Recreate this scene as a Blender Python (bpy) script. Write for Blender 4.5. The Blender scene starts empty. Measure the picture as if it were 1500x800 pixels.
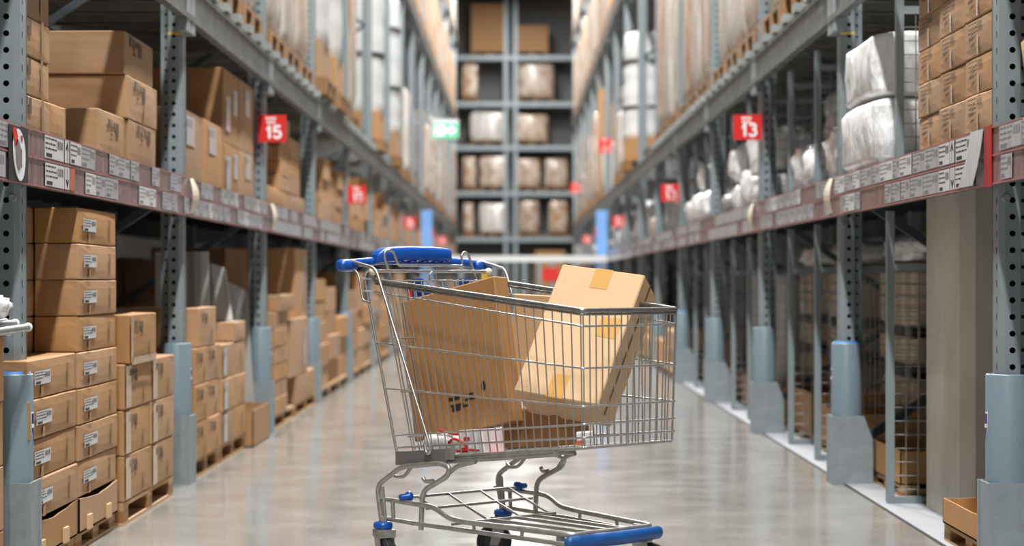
import bpy, bmesh, math, random
from mathutils import Vector, Matrix, Quaternion, noise
random.seed(7)
SC = bpy.context.scene
COL = SC.collection
PI = math.pi
FPX = 2700.0           # focal length in pixels of the 1500 x 800 frame

# ------------------------------------------------------------------ materials
def srgb(r, g, b):
    def f(c):
        c /= 255.0
        return c / 12.92 if c <= .04045 else ((c + .055) / 1.055) ** 2.4
    return (f(r), f(g), f(b), 1.0)

MATS = {}
def mat(name, col, rough=.6, bdist=.01, metal=0.0, var=0.0, nscale=8.0, namt=0.0, bump=0.0, bscale=60.0, coat=0.0,
        stretch=(1, 1, 1), col2=None, emit=0.0, alpha=1.0, trans=0.0, rvar=0.0, spec=.5):
    m = bpy.data.materials.new(name); m.use_nodes = True
    nt = m.node_tree; N = nt.nodes; L = nt.links
    b = N['Principled BSDF']
    b.inputs['Base Color'].default_value = col
    b.inputs['Roughness'].default_value = rough
    b.inputs['Metallic'].default_value = metal
    b.inputs['Coat Weight'].default_value = coat
    b.inputs['Coat Roughness'].default_value = .15
    b.inputs['Specular IOR Level'].default_value = spec
    b.inputs['Alpha'].default_value = alpha
    b.inputs['Transmission Weight'].default_value = trans
    if emit:
        b.inputs['Emission Color'].default_value = col
        b.inputs['Emission Strength'].default_value = emit
    tc = N.new('ShaderNodeTexCoord'); mp = N.new('ShaderNodeMapping')
    mp.inputs['Scale'].default_value = stretch
    L.new(tc.outputs['Object'], mp.inputs['Vector'])
    src = None
    if namt > 0 or col2:
        nz = N.new('ShaderNodeTexNoise'); nz.inputs['Scale'].default_value = nscale
        nz.inputs['Detail'].default_value = 6; nz.inputs['Roughness'].default_value = .6
        L.new(mp.outputs['Vector'], nz.inputs['Vector'])
        rp = N.new('ShaderNodeValToRGB')
        rp.color_ramp.elements[0].position = .36; rp.color_ramp.elements[1].position = .64
        c2 = col2 or tuple(c * (1 - namt) for c in col[:3]) + (1,)
        rp.color_ramp.elements[0].color = c2; rp.color_ramp.elements[1].color = col
        L.new(nz.outputs['Fac'], rp.inputs['Fac'])
        src = rp.outputs['Color']
        if rvar:
            mr = N.new('ShaderNodeMapRange')
            mr.inputs['To Min'].default_value = max(.02, rough - rvar); mr.inputs['To Max'].default_value = rough + rvar
            mr.inputs['From Min'].default_value = .3; mr.inputs['From Max'].default_value = .7
            L.new(nz.outputs['Fac'], mr.inputs['Value']); L.new(mr.outputs['Result'], b.inputs['Roughness'])
    if var > 0:
        oi = N.new('ShaderNodeObjectInfo'); hs = N.new('ShaderNodeHueSaturation')
        m1 = N.new('ShaderNodeMapRange'); m1.inputs['To Min'].default_value = 1 - var; m1.inputs['To Max'].default_value = 1 + var
        L.new(oi.outputs['Random'], m1.inputs['Value']); L.new(m1.outputs['Result'], hs.inputs['Value'])
        m2 = N.new('ShaderNodeMath'); m2.operation = 'MULTIPLY'; m2.inputs[1].default_value = 7.31
        m3 = N.new('ShaderNodeMath'); m3.operation = 'FRACT'
        L.new(oi.outputs['Random'], m2.inputs[0]); L.new(m2.outputs[0], m3.inputs[0])
        m4 = N.new('ShaderNodeMapRange'); m4.inputs['To Min'].default_value = .88; m4.inputs['To Max'].default_value = 1.1
        L.new(m3.outputs[0], m4.inputs['Value']); L.new(m4.outputs['Result'], hs.inputs['Saturation'])
        if src: L.new(src, hs.inputs['Color'])
        else: hs.inputs['Color'].default_value = col
        src = hs.outputs['Color']
    if src: L.new(src, b.inputs['Base Color'])
    if bump > 0:
        bz = N.new('ShaderNodeTexNoise'); bz.inputs['Scale'].default_value = bscale; bz.inputs['Detail'].default_value = 4
        L.new(mp.outputs['Vector'], bz.inputs['Vector'])
        bp = N.new('ShaderNodeBump'); bp.inputs['Strength'].default_value = bump; bp.inputs['Distance'].default_value = bdist
        L.new(bz.outputs['Fac'], bp.inputs['Height']); L.new(bp.outputs['Normal'], b.inputs['Normal'])
    MATS[name] = m
    return m

M = MATS
mat('card', srgb(172, 132, 92), .75, var=.13, nscale=5, namt=.10, bump=.06, bscale=14, stretch=(1, 1, 3))
mat('card_light', srgb(204, 170, 130), .7, nscale=4, namt=.05, bump=.03, bscale=10)
mat('card_brown', srgb(164, 120, 74), .7, nscale=90, namt=.10, bump=.05, bscale=20, stretch=(1, 1, .06))
mat('card_shaded', srgb(140, 104, 70), .75, var=.12, nscale=5, namt=.1)  # darker copy of card; shade of the deep cartons put into the colour
mat('card_edge', srgb(120, 88, 55), .8)
mat('tape', srgb(168, 126, 82), .35, nscale=20, namt=.1)
mat('tape_gold', srgb(205, 158, 92), .3, nscale=20, namt=.08)
mat('tape_dark', srgb(150, 115, 78), .5)
mat('film_strip', srgb(196, 170, 140), .2, coat=.6, bump=.3, bscale=30)
mat('paper', srgb(206, 207, 208), .45)
mat('carrier_glare', srgb(158, 128, 128), .25, coat=.6, nscale=5, namt=.5, stretch=(1, 4, 1.5))  # pale blotches over burgundy paint the film glare into the carrier colour
mat('paper_grey', srgb(194, 196, 202), .3, coat=.5, nscale=5, namt=.25, stretch=(1, 5, 1))
mat('paper_orange', srgb(190, 105, 80), .4)
mat('ink', srgb(40, 36, 34), .6)
mat('ink_soft', srgb(92, 72, 52), .7)
mat('ink_grey', srgb(120, 118, 120), .6)
mat('steel_paint', srgb(136, 147, 152), .42, nscale=10, namt=.08, metal=.15)
mat('steel_dark', srgb(70, 78, 84), .5, metal=.2)
mat('hole_dark', srgb(24, 26, 28), .8)
mat('galv', srgb(165, 170, 170), .42, metal=.55, nscale=14, namt=.28, stretch=(1, 1, 1), bump=.05)
mat('shoe', srgb(146, 157, 163), .45, metal=.25, nscale=16, namt=.15, bump=.05)
mat('galv_beam', srgb(112, 116, 116), .5, metal=.4, nscale=7, namt=.45, bump=.05)
mat('guard_paint', srgb(114, 132, 142), .35, nscale=4, namt=.06, stretch=(1, 1, .3))
mat('guard_liner', srgb(30, 110, 180), .5)
mat('navy', srgb(28, 40, 120), .4)
mat('white_print', srgb(235, 238, 242), .4)
mat('yellow', srgb(240, 195, 70), .5)
mat('chrome', srgb(196, 197, 196), .30, metal=.9, nscale=25, namt=.12)
mat('rim_steel', srgb(150, 150, 148), .35, metal=.85, nscale=40, namt=.25)
mat('zinc', srgb(178, 178, 174), .42, metal=.75, nscale=30, namt=.25)
mat('plate_grey', srgb(120, 121, 119), .5, metal=.35, nscale=12, namt=.1)
mat('blue_plastic', srgb(8, 78, 168), .3, nscale=10, namt=.08)
mat('blue_bumper', srgb(26, 84, 152), .4, nscale=18, namt=.22, stretch=(4, 1, 1))
mat('cream', srgb(222, 212, 190), .4)
mat('rubber', srgb(38, 38, 40), .6, nscale=30, namt=.2)
mat('rubber_grey', srgb(62, 62, 64), .6)
mat('red_sign', srgb(214, 40, 38), .35)
mat('red_dull', srgb(170, 42, 40), .4)
mat('lip', srgb(165, 108, 106), .35)
mat('sign_white', srgb(250, 245, 245), .4)
mat('wood', srgb(186, 150, 108), .75, var=.08, nscale=6, namt=.22, stretch=(1, 6, 6))
mat('wood_dark', srgb(150, 112, 72), .8, var=.1, nscale=6, namt=.25)
mat('concrete', srgb(205, 200, 188), .8, nscale=3, namt=.28, bump=.12, bscale=14, stretch=(1, 1, .4))
mat('white_film', srgb(242, 244, 246), .28, coat=.5, var=.03, bump=.9, bscale=5, bdist=.05, stretch=(2.6, 2.6, .8))
mat('film_grey', srgb(188, 190, 194), .3, var=.05, bump=.7, bscale=6, bdist=.04, nscale=5, namt=.12)
mat('foam_sheet', srgb(176, 176, 174), .45, nscale=6, namt=.1, bump=.1)
mat('wrap', srgb(222, 221, 219), .24, coat=.6, var=.10, nscale=3.6, col2=srgb(172, 158, 142), stretch=(3.4, 3.4, .35), bump=.35, bscale=7)
mat('wrap_brown', srgb(214, 204, 192), .26, coat=.6, var=.12, nscale=3.5, col2=srgb(164, 126, 92), stretch=(3, 3, .6), bump=.3, bscale=7)
mat('wrap_patch', srgb(206, 190, 174), .28, coat=.5, var=.16, nscale=3.0, col2=srgb(150, 112, 78), stretch=(1.6, 1.6, 1.3), bump=.5, bscale=6)
mat('wrap_beige', srgb(206, 186, 160), .4, coat=.2, nscale=3, namt=.15, bump=.2, bscale=7)
mat('white_roll', srgb(206, 208, 208), .4, var=.05, nscale=3, namt=.06, bump=.25, bscale=6)
mat('strap_black', srgb(26, 26, 28), .5)
mat('kraft', srgb(178, 140, 98), .7, nscale=9, namt=.25, bump=.5, bscale=10)
mat('ceiling_dark', srgb(54, 54, 54), .8)
mat('wall_dark', srgb(120, 120, 120), .8, nscale=2, namt=.1)
mat('floor_strip', srgb(160, 163, 168), .45, nscale=5, namt=.08)
mat('black_seam', srgb(30, 30, 30), .8)
mat('blue_column', srgb(122, 172, 235), .5)
mat('white_rail', srgb(225, 228, 228), .4)
mat('exit_green', srgb(0, 190, 120), .4, emit=1.0)
mat('exit_white', srgb(235, 255, 248), .4, emit=2.6)
mat('red_pack', srgb(205, 48, 36), .4)
mat('orange_pack', srgb(230, 120, 80), .4)
mat('pack_white', srgb(232, 230, 232), .35, coat=.3, bump=.2, bscale=12)

# polished concrete floor of the aisle
def floor_material():
    m = bpy.data.materials.new('polished_concrete'); m.use_nodes = True
    nt = m.node_tree; N = nt.nodes; L = nt.links; b = N['Principled BSDF']
    tc = N.new('ShaderNodeTexCoord')
    n1 = N.new('ShaderNodeTexNoise'); n1.inputs['Scale'].default_value = .9; n1.inputs['Detail'].default_value = 9; n1.inputs['Roughness'].default_value = .65
    n2 = N.new('ShaderNodeTexNoise'); n2.inputs['Scale'].default_value = 3.5; n2.inputs['Detail'].default_value = 8
    L.new(tc.outputs['Object'], n1.inputs['Vector']); L.new(tc.outputs['Object'], n2.inputs['Vector'])
    mx = N.new('ShaderNodeMath'); mx.operation = 'ADD'
    L.new(n1.outputs['Fac'], mx.inputs[0]); L.new(n2.outputs['Fac'], mx.inputs[1])
    rp = N.new('ShaderNodeValToRGB')
    rp.color_ramp.elements[0].position = .75 / 2; rp.color_ramp.elements[1].position = 1.25 / 2
    rp.color_ramp.elements[0].color = srgb(134, 131, 126); rp.color_ramp.elements[1].color = srgb(149, 146, 141)
    hf = N.new('ShaderNodeMath'); hf.operation = 'MULTIPLY'; hf.inputs[1].default_value = .5
    L.new(mx.outputs[0], hf.inputs[0]); L.new(hf.outputs[0], rp.inputs['Fac'])
    L.new(rp.outputs['Color'], b.inputs['Base Color'])
    mr = N.new('ShaderNodeMapRange'); mr.inputs['From Min'].default_value = .3; mr.inputs['From Max'].default_value = .7
    mr.inputs['To Min'].default_value = .10; mr.inputs['To Max'].default_value = .18
    L.new(n2.outputs['Fac'], mr.inputs['Value']); L.new(mr.outputs['Result'], b.inputs['Roughness'])
    b.inputs['Specular IOR Level'].default_value = .6
    bp = N.new('ShaderNodeBump'); bp.inputs['Strength'].default_value = .03; bp.inputs['Distance'].default_value = .02
    L.new(n2.outputs['Fac'], bp.inputs['Height']); L.new(bp.outputs['Normal'], b.inputs['Normal'])
    M['floor'] = m
floor_material()

# ------------------------------------------------------------------ mesh helpers
class MB:
    def __init__(s): s.v = []; s.f = []; s.m = []; s.sm = []
    def add(s, vs, fs, mi=0, smooth=False):
        o = len(s.v); s.v += [tuple(v) for v in vs]
        for f in fs: s.f.append([o + i for i in f]); s.m.append(mi); s.sm.append(smooth)
    def box(s, x0, x1, y0, y1, z0, z1, mi=0):
        x0, x1 = sorted((x0, x1)); y0, y1 = sorted((y0, y1)); z0, z1 = sorted((z0, z1))
        s.add([(x0, y0, z0), (x1, y0, z0), (x1, y1, z0), (x0, y1, z0), (x0, y0, z1), (x1, y0, z1), (x1, y1, z1), (x0, y1, z1)],
              [(3, 2, 1, 0), (4, 5, 6, 7), (0, 1, 5, 4), (1, 2, 6, 5), (2, 3, 7, 6), (3, 0, 4, 7)], mi)
    def quad(s, o, a, b, mi=0):
        o, a, b = Vector(o), Vector(a), Vector(b)
        s.add([o, o + a, o + a + b, o + b], [(0, 1, 2, 3)], mi)
    def prism(s, poly, axis, t0, t1, mi=0):     # poly in the plane of the other two axes, extruded along axis
        n = len(poly)
        def P(p, t): return {0: (t, p[0], p[1]), 1: (p[0], t, p[1]), 2: (p[0], p[1], t)}[axis]
        s.add([P(p, t0) for p in poly] + [P(p, t1) for p in poly],
              [tuple(range(n))[::-1], tuple(range(n, 2 * n))] + [(i, (i + 1) % n, n + (i + 1) % n, n + i) for i in range(n)], mi)
    def bar(s, p, q, w, h, mi=0, up=(0, 0, 1)):
        p, q = Vector(p), Vector(q); d = (q - p).normalized(); u = Vector(up)
        if abs(d.dot(u)) > .95: u = Vector((0, 1, 0))
        a = d.cross(u).normalized() * w / 2; b = a.cross(d).normalized() * h / 2
        s.add([p - a - b, p + a - b, p + a + b, p - a + b, q - a - b, q + a - b, q + a + b, q - a + b],
              [(3, 2, 1, 0), (4, 5, 6, 7), (0, 1, 5, 4), (1, 2, 6, 5), (2, 3, 7, 6), (3, 0, 4, 7)], mi)
    def tube(s, pts, r, n=8, mi=0, bend=0.0, closed=False, rs=None):
        P = [Vector(p) for p in pts]
        if bend > 0 and len(P) > 2:
            Q = [P[0]]
            for i in range(1, len(P) - 1):
                a, b, c = P[i - 1], P[i], P[i + 1]
                da, dc = (a - b), (c - b)
                k = min(bend, da.length * .48, dc.length * .48)
                p0 = b + da.normalized() * k; p2 = b + dc.normalized() * k
                for j in range(6):
                    t = j / 5; Q.append(p0 * (1 - t) ** 2 + b * 2 * t * (1 - t) + p2 * t * t)
            Q.append(P[-1]); P = Q
        m = len(P); T = []
        for i in range(m):
            d = (P[min(i + 1, m - 1)] - P[max(i - 1, 0)])
            if d.length < 1e-9: d = Vector((0, 0, 1))
            T.append(d.normalized())
        u = T[0].orthogonal().normalized(); vs = []
        for i in range(m):
            u = (u - T[i] * u.dot(T[i]))
            u = u.normalized() if u.length > 1e-6 else T[i].orthogonal().normalized()
            w = T[i].cross(u); rr = rs[i] if rs else r
            for j in range(n):
                a = 2 * PI * j / n; vs.append(P[i] + (u * math.cos(a) + w * math.sin(a)) * rr)
        fs = [(i * n + j, i * n + (j + 1) % n, (i + 1) * n + (j + 1) % n, (i + 1) * n + j) for i in range(m - 1) for j in range(n)]
        s.add(vs, fs, mi, True)
        s.add(vs[:n], [tuple(range(n))[::-1]], mi); s.add(vs[-n:], [tuple(range(n))], mi)
    def loft(s, rings, mi=0, smooth=True, caps=True):
        n = len(rings[0]); vs = [p for r in rings for p in r]
        fs = [(i * n + j, i * n + (j + 1) % n, (i + 1) * n + (j + 1) % n, (i + 1) * n + j) for i in range(len(rings) - 1) for j in range(n)]
        s.add(vs, fs, mi, smooth)
        if caps: s.add(rings[0], [tuple(range(n))[::-1]], mi); s.add(rings[-1], [tuple(range(n))], mi)
    def lathe(s, prof, c=(0, 0, 0), n=24, mi=0, axis=2, smooth=True):
        c = Vector(c); rings = []
        for r, h in prof:
            ring = []
            for j in range(n):
                a = 2 * PI * j / n; x, y = r * math.cos(a), r * math.sin(a)
                ring.append(c + Vector({2: (x, y, h), 1: (y, h, x), 0: (h, x, y)}[axis]))
            rings.append(ring)
        s.loft(rings, mi, smooth)
    def sphere(s, c, r, n=12, mi=0):
        s.lathe([(max(1e-4, r * math.sin(PI * i / n)), -r * math.cos(PI * i / n)) for i in range(n + 1)], c, n, mi)
    def holes(s, w, z0, z1, pitch, hr, hx, frame, mi=0, n=8, hz=None):
        # perforated strip: w wide, hole centres at hx, frame(a, z) -> point
        hz = hz or hr; nz = int((z1 - z0) / pitch)
        for i in range(nz):
            a0 = z0 + i * pitch; a1 = a0 + pitch; zc = (a0 + a1) / 2
            ring = [(hx + hr * math.cos(PI / 4 + 2 * PI * j / n), zc + hz * math.sin(PI / 4 + 2 * PI * j / n)) for j in range(n)]
            outer = [(w, a1), (hx, a1), (0, a1), (0, zc), (0, a0), (hx, a0), (w, a0), (w, zc)]
            vs = [frame(*p) for p in outer + ring]
            s.add(vs, [(j, (j + 1) % 8, 8 + (j + 1) % 8, 8 + j) for j in range(8)], mi)
        s.add([frame(0, z0 + nz * pitch), frame(w, z0 + nz * pitch), frame(w, z1), frame(0, z1)], [(0, 1, 2, 3)], mi)
    def mesh(s, name, mats):
        me = bpy.data.meshes.new(name); me.from_pydata(s.v, [], s.f)
        for m in (mats if isinstance(mats, (list, tuple)) else [mats]): me.materials.append(M[m] if isinstance(m, str) else m)
        me.polygons.foreach_set('material_index', s.m); me.polygons.foreach_set('use_smooth', s.sm)
        me.update(); return me
    def build(s, name, mats, parent=None, loc=(0, 0, 0), rz=0.0):
        return link(name, s.mesh(name, mats), parent, loc, rz)

def link(name, data, parent=None, loc=(0, 0, 0), rz=0.0):
    o = bpy.data.objects.new(name, data); COL.objects.link(o)
    o.location = loc; o.rotation_euler = (0, 0, rz)
    if parent: o.parent = parent
    return o
def tag(o, label, cat, group=None, kind=None):
    o['label'] = label; o['category'] = cat
    if group: o['group'] = group
    if kind: o['kind'] = kind
    return o
def empty(name, loc=(0, 0, 0), rz=0.0):
    return link(name, None, None, loc, rz)
def struct(name, mb, m, label=None):
    o = mb.build(name, m); o['kind'] = 'structure'
    if label: o['label'] = label; o['category'] = name.split('_')[0]
    return o

ORD = ['bottom', 'second', 'third', 'fourth', 'fifth', 'sixth', 'seventh', 'eighth', 'ninth', 'tenth']
NTH = ['first', 'second', 'third', 'fourth', 'fifth', 'sixth', 'seventh', 'eighth', 'ninth', 'tenth', 'eleventh', 'twelfth',
       'thirteenth', 'fourteenth', 'fifteenth', 'sixteenth', 'seventeenth', 'eighteenth']
SIDE = {-1: 'left', 1: 'right'}

# ------------------------------------------------------------------ layout
CX = -.02                                   # centre line of the aisle
def X(s, d): return CX + s * d
BAY = 2.975
NP = 16                                     # upright frames on each side
def Yp(k): return 6.02 + BAY * k
Z_SHELF0, Z_SHELF1 = 1.31, 1.50             # labelled shelf edge
Z_UP0, Z_UP1, Z_UPD = 2.27, 2.46, 2.52      # upper beam, top of its supports
Z_HI0, Z_HI1, Z_HID = 5.18, 5.36, 5.42
Z_TP0, Z_TP1, Z_TPD = 7.45, 7.62, 7.68
D_POST, D_BEAM, RACK_D = 1.615, 1.575, 1.10

# ------------------------------------------------------------------ setting
b = MB(); b.box(-9, 9, -8, 66, -.1, 0); struct('floor', b, 'floor')
b = MB()
for i in range(60):
    y = -8 + i * 1.23
    b.box(-9, 9, y, y + .62, 10.1, 10.3); b.box(-9, 9, y + .62, y + 1.23, 10.25, 10.4)
struct('ceiling', b, 'ceiling_dark')
b = MB(); b.box(-9, 9, 62, 62.3, 0, 10.4); struct('wall_back', b, 'wall_dark')
b = MB(); b.box(-9.3, -9, -8, 62, 0, 10.4); struct('wall_left', b, 'wall_dark')
b = MB(); b.box(9, 9.3, -8, 62, 0, 10.4); struct('wall_right', b, 'wall_dark')
b = MB(); b.box(-9, 9, -8.3, -8, 0, 10.4); struct('wall_front', b, 'wall_dark')
b = MB(); b.box(1.615, 2.85, 2.5, 54, 0, .004); struct('trim_1', b, 'floor_strip')
b = MB(); b.box(1.603, 1.615, 2.5, 54, 0, .003); struct('trim_2', b, 'black_seam')
# concrete column inside the right rack
b = MB(); b.prism([(1.80, 7.47), (1.85, 7.41), (2.42, 7.41), (2.42, 8.07), (1.80, 8.07)], 2, 0, 10.1)
o = struct('concrete_column', b, 'concrete'); tag(o, 'bare concrete building column inside the right rack', 'column', kind='structure')

# ------------------------------------------------------------------ rack frames
def post_mesh(s, holes):                    # front upright; local x = 0 at the aisle face, +x goes into the rack for s = 1
    b = MB(); H = 9.9
    if holes:
        h1 = 4.4
        b.holes(.05, .30, h1, .055, .0105, .024, lambda a, z: (s * (.018 + a), 0, z))
        b.holes(.045, .30, h1, .055, .007, .02, lambda a, z: (s * (.068 + a), .040, z))
        b.holes(.10, .30, h1, .055, .006, .03, lambda a, z: (0, .012 + a * .88, z), hz=.014)
        b.add([(0, .012, .3), (s * .018, 0, .3), (s * .018, 0, h1), (0, .012, h1)], [(0, 1, 2, 3)])
        b.add([(s * .068, 0, .3), (s * .068, .040, .3), (s * .068, .040, h1), (s * .068, 0, h1)], [(0, 1, 2, 3)])
        b.box(s * .014, s * .112, .052, .084, .0, h1, 1)  # near-black core paints the shade inside the hollow upright behind its holes
        b.box(0, s * .113, .085, .10, 0, h1)
        b.prism([(0, .012), (s * .018, 0), (s * .068, 0), (s * .068, .040), (s * .113, .040), (s * .113, .10), (0, .10)], 2, 0, .30)
        b.prism([(0, .012), (s * .018, 0), (s * .068, 0), (s * .068, .040), (s * .113, .040), (s * .113, .10), (0, .10)], 2, h1, H)
    else:
        b.prism([(0, .012), (s * .018, 0), (s * .068, 0), (s * .068, .040), (s * .113, .040), (s * .113, .10), (0, .10)], 2, 0, H)
    b.box(-s * .0, s * .13, -.01, .11, 0, .012)
    return b.mesh('upright', ['steel_paint', 'hole_dark'])
POSTM = {(s, h): post_mesh(s, h) for s in (-1, 1) for h in (False, True)}
BRACE = {}
for s in (-1, 1):
    lst = []
    z = .18; fwd = True
    while z < 9.3:
        z2 = z + .62
        b = MB(); xa, xb = s * .08, s * (RACK_D - .08)
        b.bar((xa if fwd else xb, .055, z), (xb if fwd else xa, .055, z2), .03, .04)
        lst.append(b.mesh('brace', ['steel_dark'])); fwd = not fwd; z = z2
    BRACE[s] = lst
for s in (-1, 1):
    for k in range(-1, NP):
        if k == -1: continue
        r = tag(empty('rack_frame', (X(s, D_POST), Yp(k) + .05, 0)),
                f'{NTH[k]} perforated grey upright frame of the {SIDE[s]} rack, counting from the front', 'rack frame', f'rack frames on the {SIDE[s]}')
        link('upright', POSTM[(s, k < 6)], r)
        o = link('upright', POSTM[(-s, False)], r, (s * RACK_D, 0, 0))
        for m in BRACE[s][:(7 if k < 9 else 3)]: link('brace', m, r)
        if k == 1:
            b = MB(); b.box(-s * .002, s * .07, -.002, .003, 2.205, 2.213); b.build('yellow_tie', 'yellow', r)
        if k < 3:
            b = MB(); b.lathe([(.012, -.008), (.014, -.006), (.014, .006), (.012, .008)], (s * .02, -.004, 1.27), 10, axis=1)
            b.build('bolt', 'galv', r)

# ------------------------------------------------------------------ column guards
def guard(s, k, detail):
    r = tag(empty('post_protector', (X(s, 1.565), Yp(k), 0)),
            f'blue-grey sleeve guard in steel shoe around the {NTH[k]} {SIDE[s]} upright', 'post guard', f'post guards on the {SIDE[s]}')
    b = MB(); t = .006; zt = .335
    b.box(0, s * t, 0, .13, 0, zt)
    poly = [(s * t, 0), (s * .20, 0), (s * .20, .22), (s * .155, zt), (s * t, zt)]
    b.prism(poly, 1, 0, t); b.prism(poly, 1, .13 - t, .13)
    b.box(-s * .004, s * .012, -.004, .01, 0, zt); b.box(-s * .004, s * .012, .12, .134, 0, zt)
    b.build('shoe', 'shoe', r)
    b = MB(); n = 28; cx, cy = s * .082, .065; R0, R1 = .074, .066
    def ring(R, z): return [(cx + R * math.cos(2 * PI * j / n), cy + .86 * R * math.sin(2 * PI * j / n), z) for j in range(n)]
    b.loft([ring(R0, .02), ring(R0, .685), ring(R0 - .003, .69), ring(R1, .69), ring(R1, .66)], caps=False)
    b.build('sleeve', 'guard_paint', r)
    if (s, k) in ((-1, 0), (1, 1), (1, 4)):
      b = MB(); b.loft([ring(R1 - .0005, .60), ring(R1 - .0005, .697), ring(R1 - .012, .699), ring(R1 - .012, .60)], caps=False)
      b.build('foam_liner', 'guard_liner', r)
    if detail:
        # shield sticker on the aisle side of the sleeve
        b = MB(); a0 = math.radians(172 if s > 0 else 8)
        def P(x, z, off=.0008):
            a = a0 + x / R0
            return (cx + (R0 + off) * math.cos(a), cy + .86 * (R0 + off) * math.sin(a), z)
        def strip(xw, z0, z1, mi, off):
            for i in range(6):
                xa, xb = -xw + 2 * xw * i / 6, -xw + 2 * xw * (i + 1) / 6
                def low(x): return z0 + (abs(x) / xw) ** 1.6 * (z1 - z0) * .55 if mi != 2 else z0
                b.add([P(xa, low(xa), off), P(xb, low(xb), off), P(xb, z1, off), P(xa, z1, off)], [(0, 1, 2, 3)], mi)
        strip(.030, .445, .565, 0, .0008); strip(.026, .452, .559, 1, .0014); strip(.026, .512, .525, 2, .002)
        b.build('shield_sticker', ['white_print', 'navy', 'white_print'], r)
for s in (-1, 1):
    for k in range(0, 11): guard(s, k, k < 3)

# ------------------------------------------------------------------ shelf levels
def ink_text(b, o, u, v, w, h, mi, rows=3, seed=0, block=True):
    # small rows of print; o lower-left corner, u / v unit vectors
    rd = random.Random(seed); o, u, v = Vector(o), Vector(u), Vector(v)
    for i in range(rows):
        y = h * (.88 - .22 * i); x = .02
        while x < .52:
            ww = rd.uniform(.05, .16)
            b.quad(o + u * w * x + v * (y - h * .05), u * w * ww, v * h * .07, mi); x += ww + .03
    if block:
        b.quad(o + u * w * .06 + v * h * .06, u * w * .30, v * h * .16, mi)
        for i in range(7): b.quad(o + u * w * (.62 + .05 * i) + v * h * .5, u * w * (.014 + .02 * (i % 2)), v * h * .36, mi)

def label_strip(s, k, parent, y0, y1, x, detail):
    # two rows of cards behind clear film on a dull red carrier
    b = MB(); b.box(x, x + s * .012, y0, y1, Z_SHELF0, Z_SHELF1); b.build('label_carrier', 'carrier_glare', parent)
    b = MB()
    for z in (Z_SHELF1 - .004, (Z_SHELF0 + Z_SHELF1) / 2, Z_SHELF0 + .003):
        b.box(x - s * .004, x + s * .002, y0, y1, z - .0025, z + .0025)
    b.build('carrier_lip', 'lip', parent)
    rd = random.Random(100 * k + (s > 0) * 17)
    nx = -s
    for row in (0, 1):
        z0 = Z_SHELF0 + .010 + row * .095; h = .078
        y = y0 + (.16 if k <= 0 else .05) if detail else y0 + .05
        i = 0
        while y < y1 - .16:
            if not detail: w = rd.uniform(.13, .34)
            else: w = rd.choice([.13, .16, .22, .26])
            first = detail and k == 0 and i < 3
            col = 'paper' if first else rd.choice(['paper', 'paper_grey', 'paper_grey', 'paper_grey', None] if k < 2 else ['paper_grey', 'paper_grey', 'paper_grey', None])
            if first: w = (.26, .06, .16)[i]
            if k == 0 and s < 0 and row == 0 and i == 2: col = 'paper_orange'; w = .07
            i += 1
            if col and y + w < y1 - .05:
                c = MB(); xx = x - s * (.002 + rd.uniform(0, .003))
                c.box(xx, xx - s * .0012, y, y + w, z0, z0 + h, 0)
                if detail and col in ('paper', 'paper_grey'):
                    xo = xx - s * .0016
                    u = (0, -s * 1.0, 0) if False else (0, 1, 0)
                    o = (xo, y, z0)
                    if s > 0: u = (0, -1, 0); o = (xo, y + w, z0)
                    if first and i == 2:
                        ym = y + w / 2; d = 1 if row else -1
                        zc = z0 + h / 2
                        c.quad((xo, ym - .003, z0 + .004), (0, .006, 0), (0, 0, h - .008), 1)
                        tip = zc + d * h * .48; base = zc + d * h * .05
                        for sg in (-1, 1):
                            c.add([(xo, ym, tip), (xo, ym + sg * .024, base), (xo, ym + sg * .014, base), (xo, ym, tip - d * .02)], [(0, 1, 2, 3)], 1)
                    else:
                        ink_text(c, o, u, (0, 0, 1), w, h, 1 if first else 2, rows=3, seed=i + 31 * row + 100 * k)
                c.build('price_label', [col, 'ink', 'ink_grey'], parent)
            y += w + rd.uniform(.004, .02)

def supports(b, s, x, y0, y1, zb, zt, n, mi=0):
    for i in range(n):
        y = y0 + (y1 - y0) * (i + .5) / n
        b.box(x, x + s * RACK_D, y - .025, y - .018, zb, zt, mi); b.box(x, x + s * RACK_D, y + .018, y + .025, zb, zt, mi)
        b.box(x, x + s * RACK_D, y - .025, y + .025, zt - .006, zt, mi)

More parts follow.
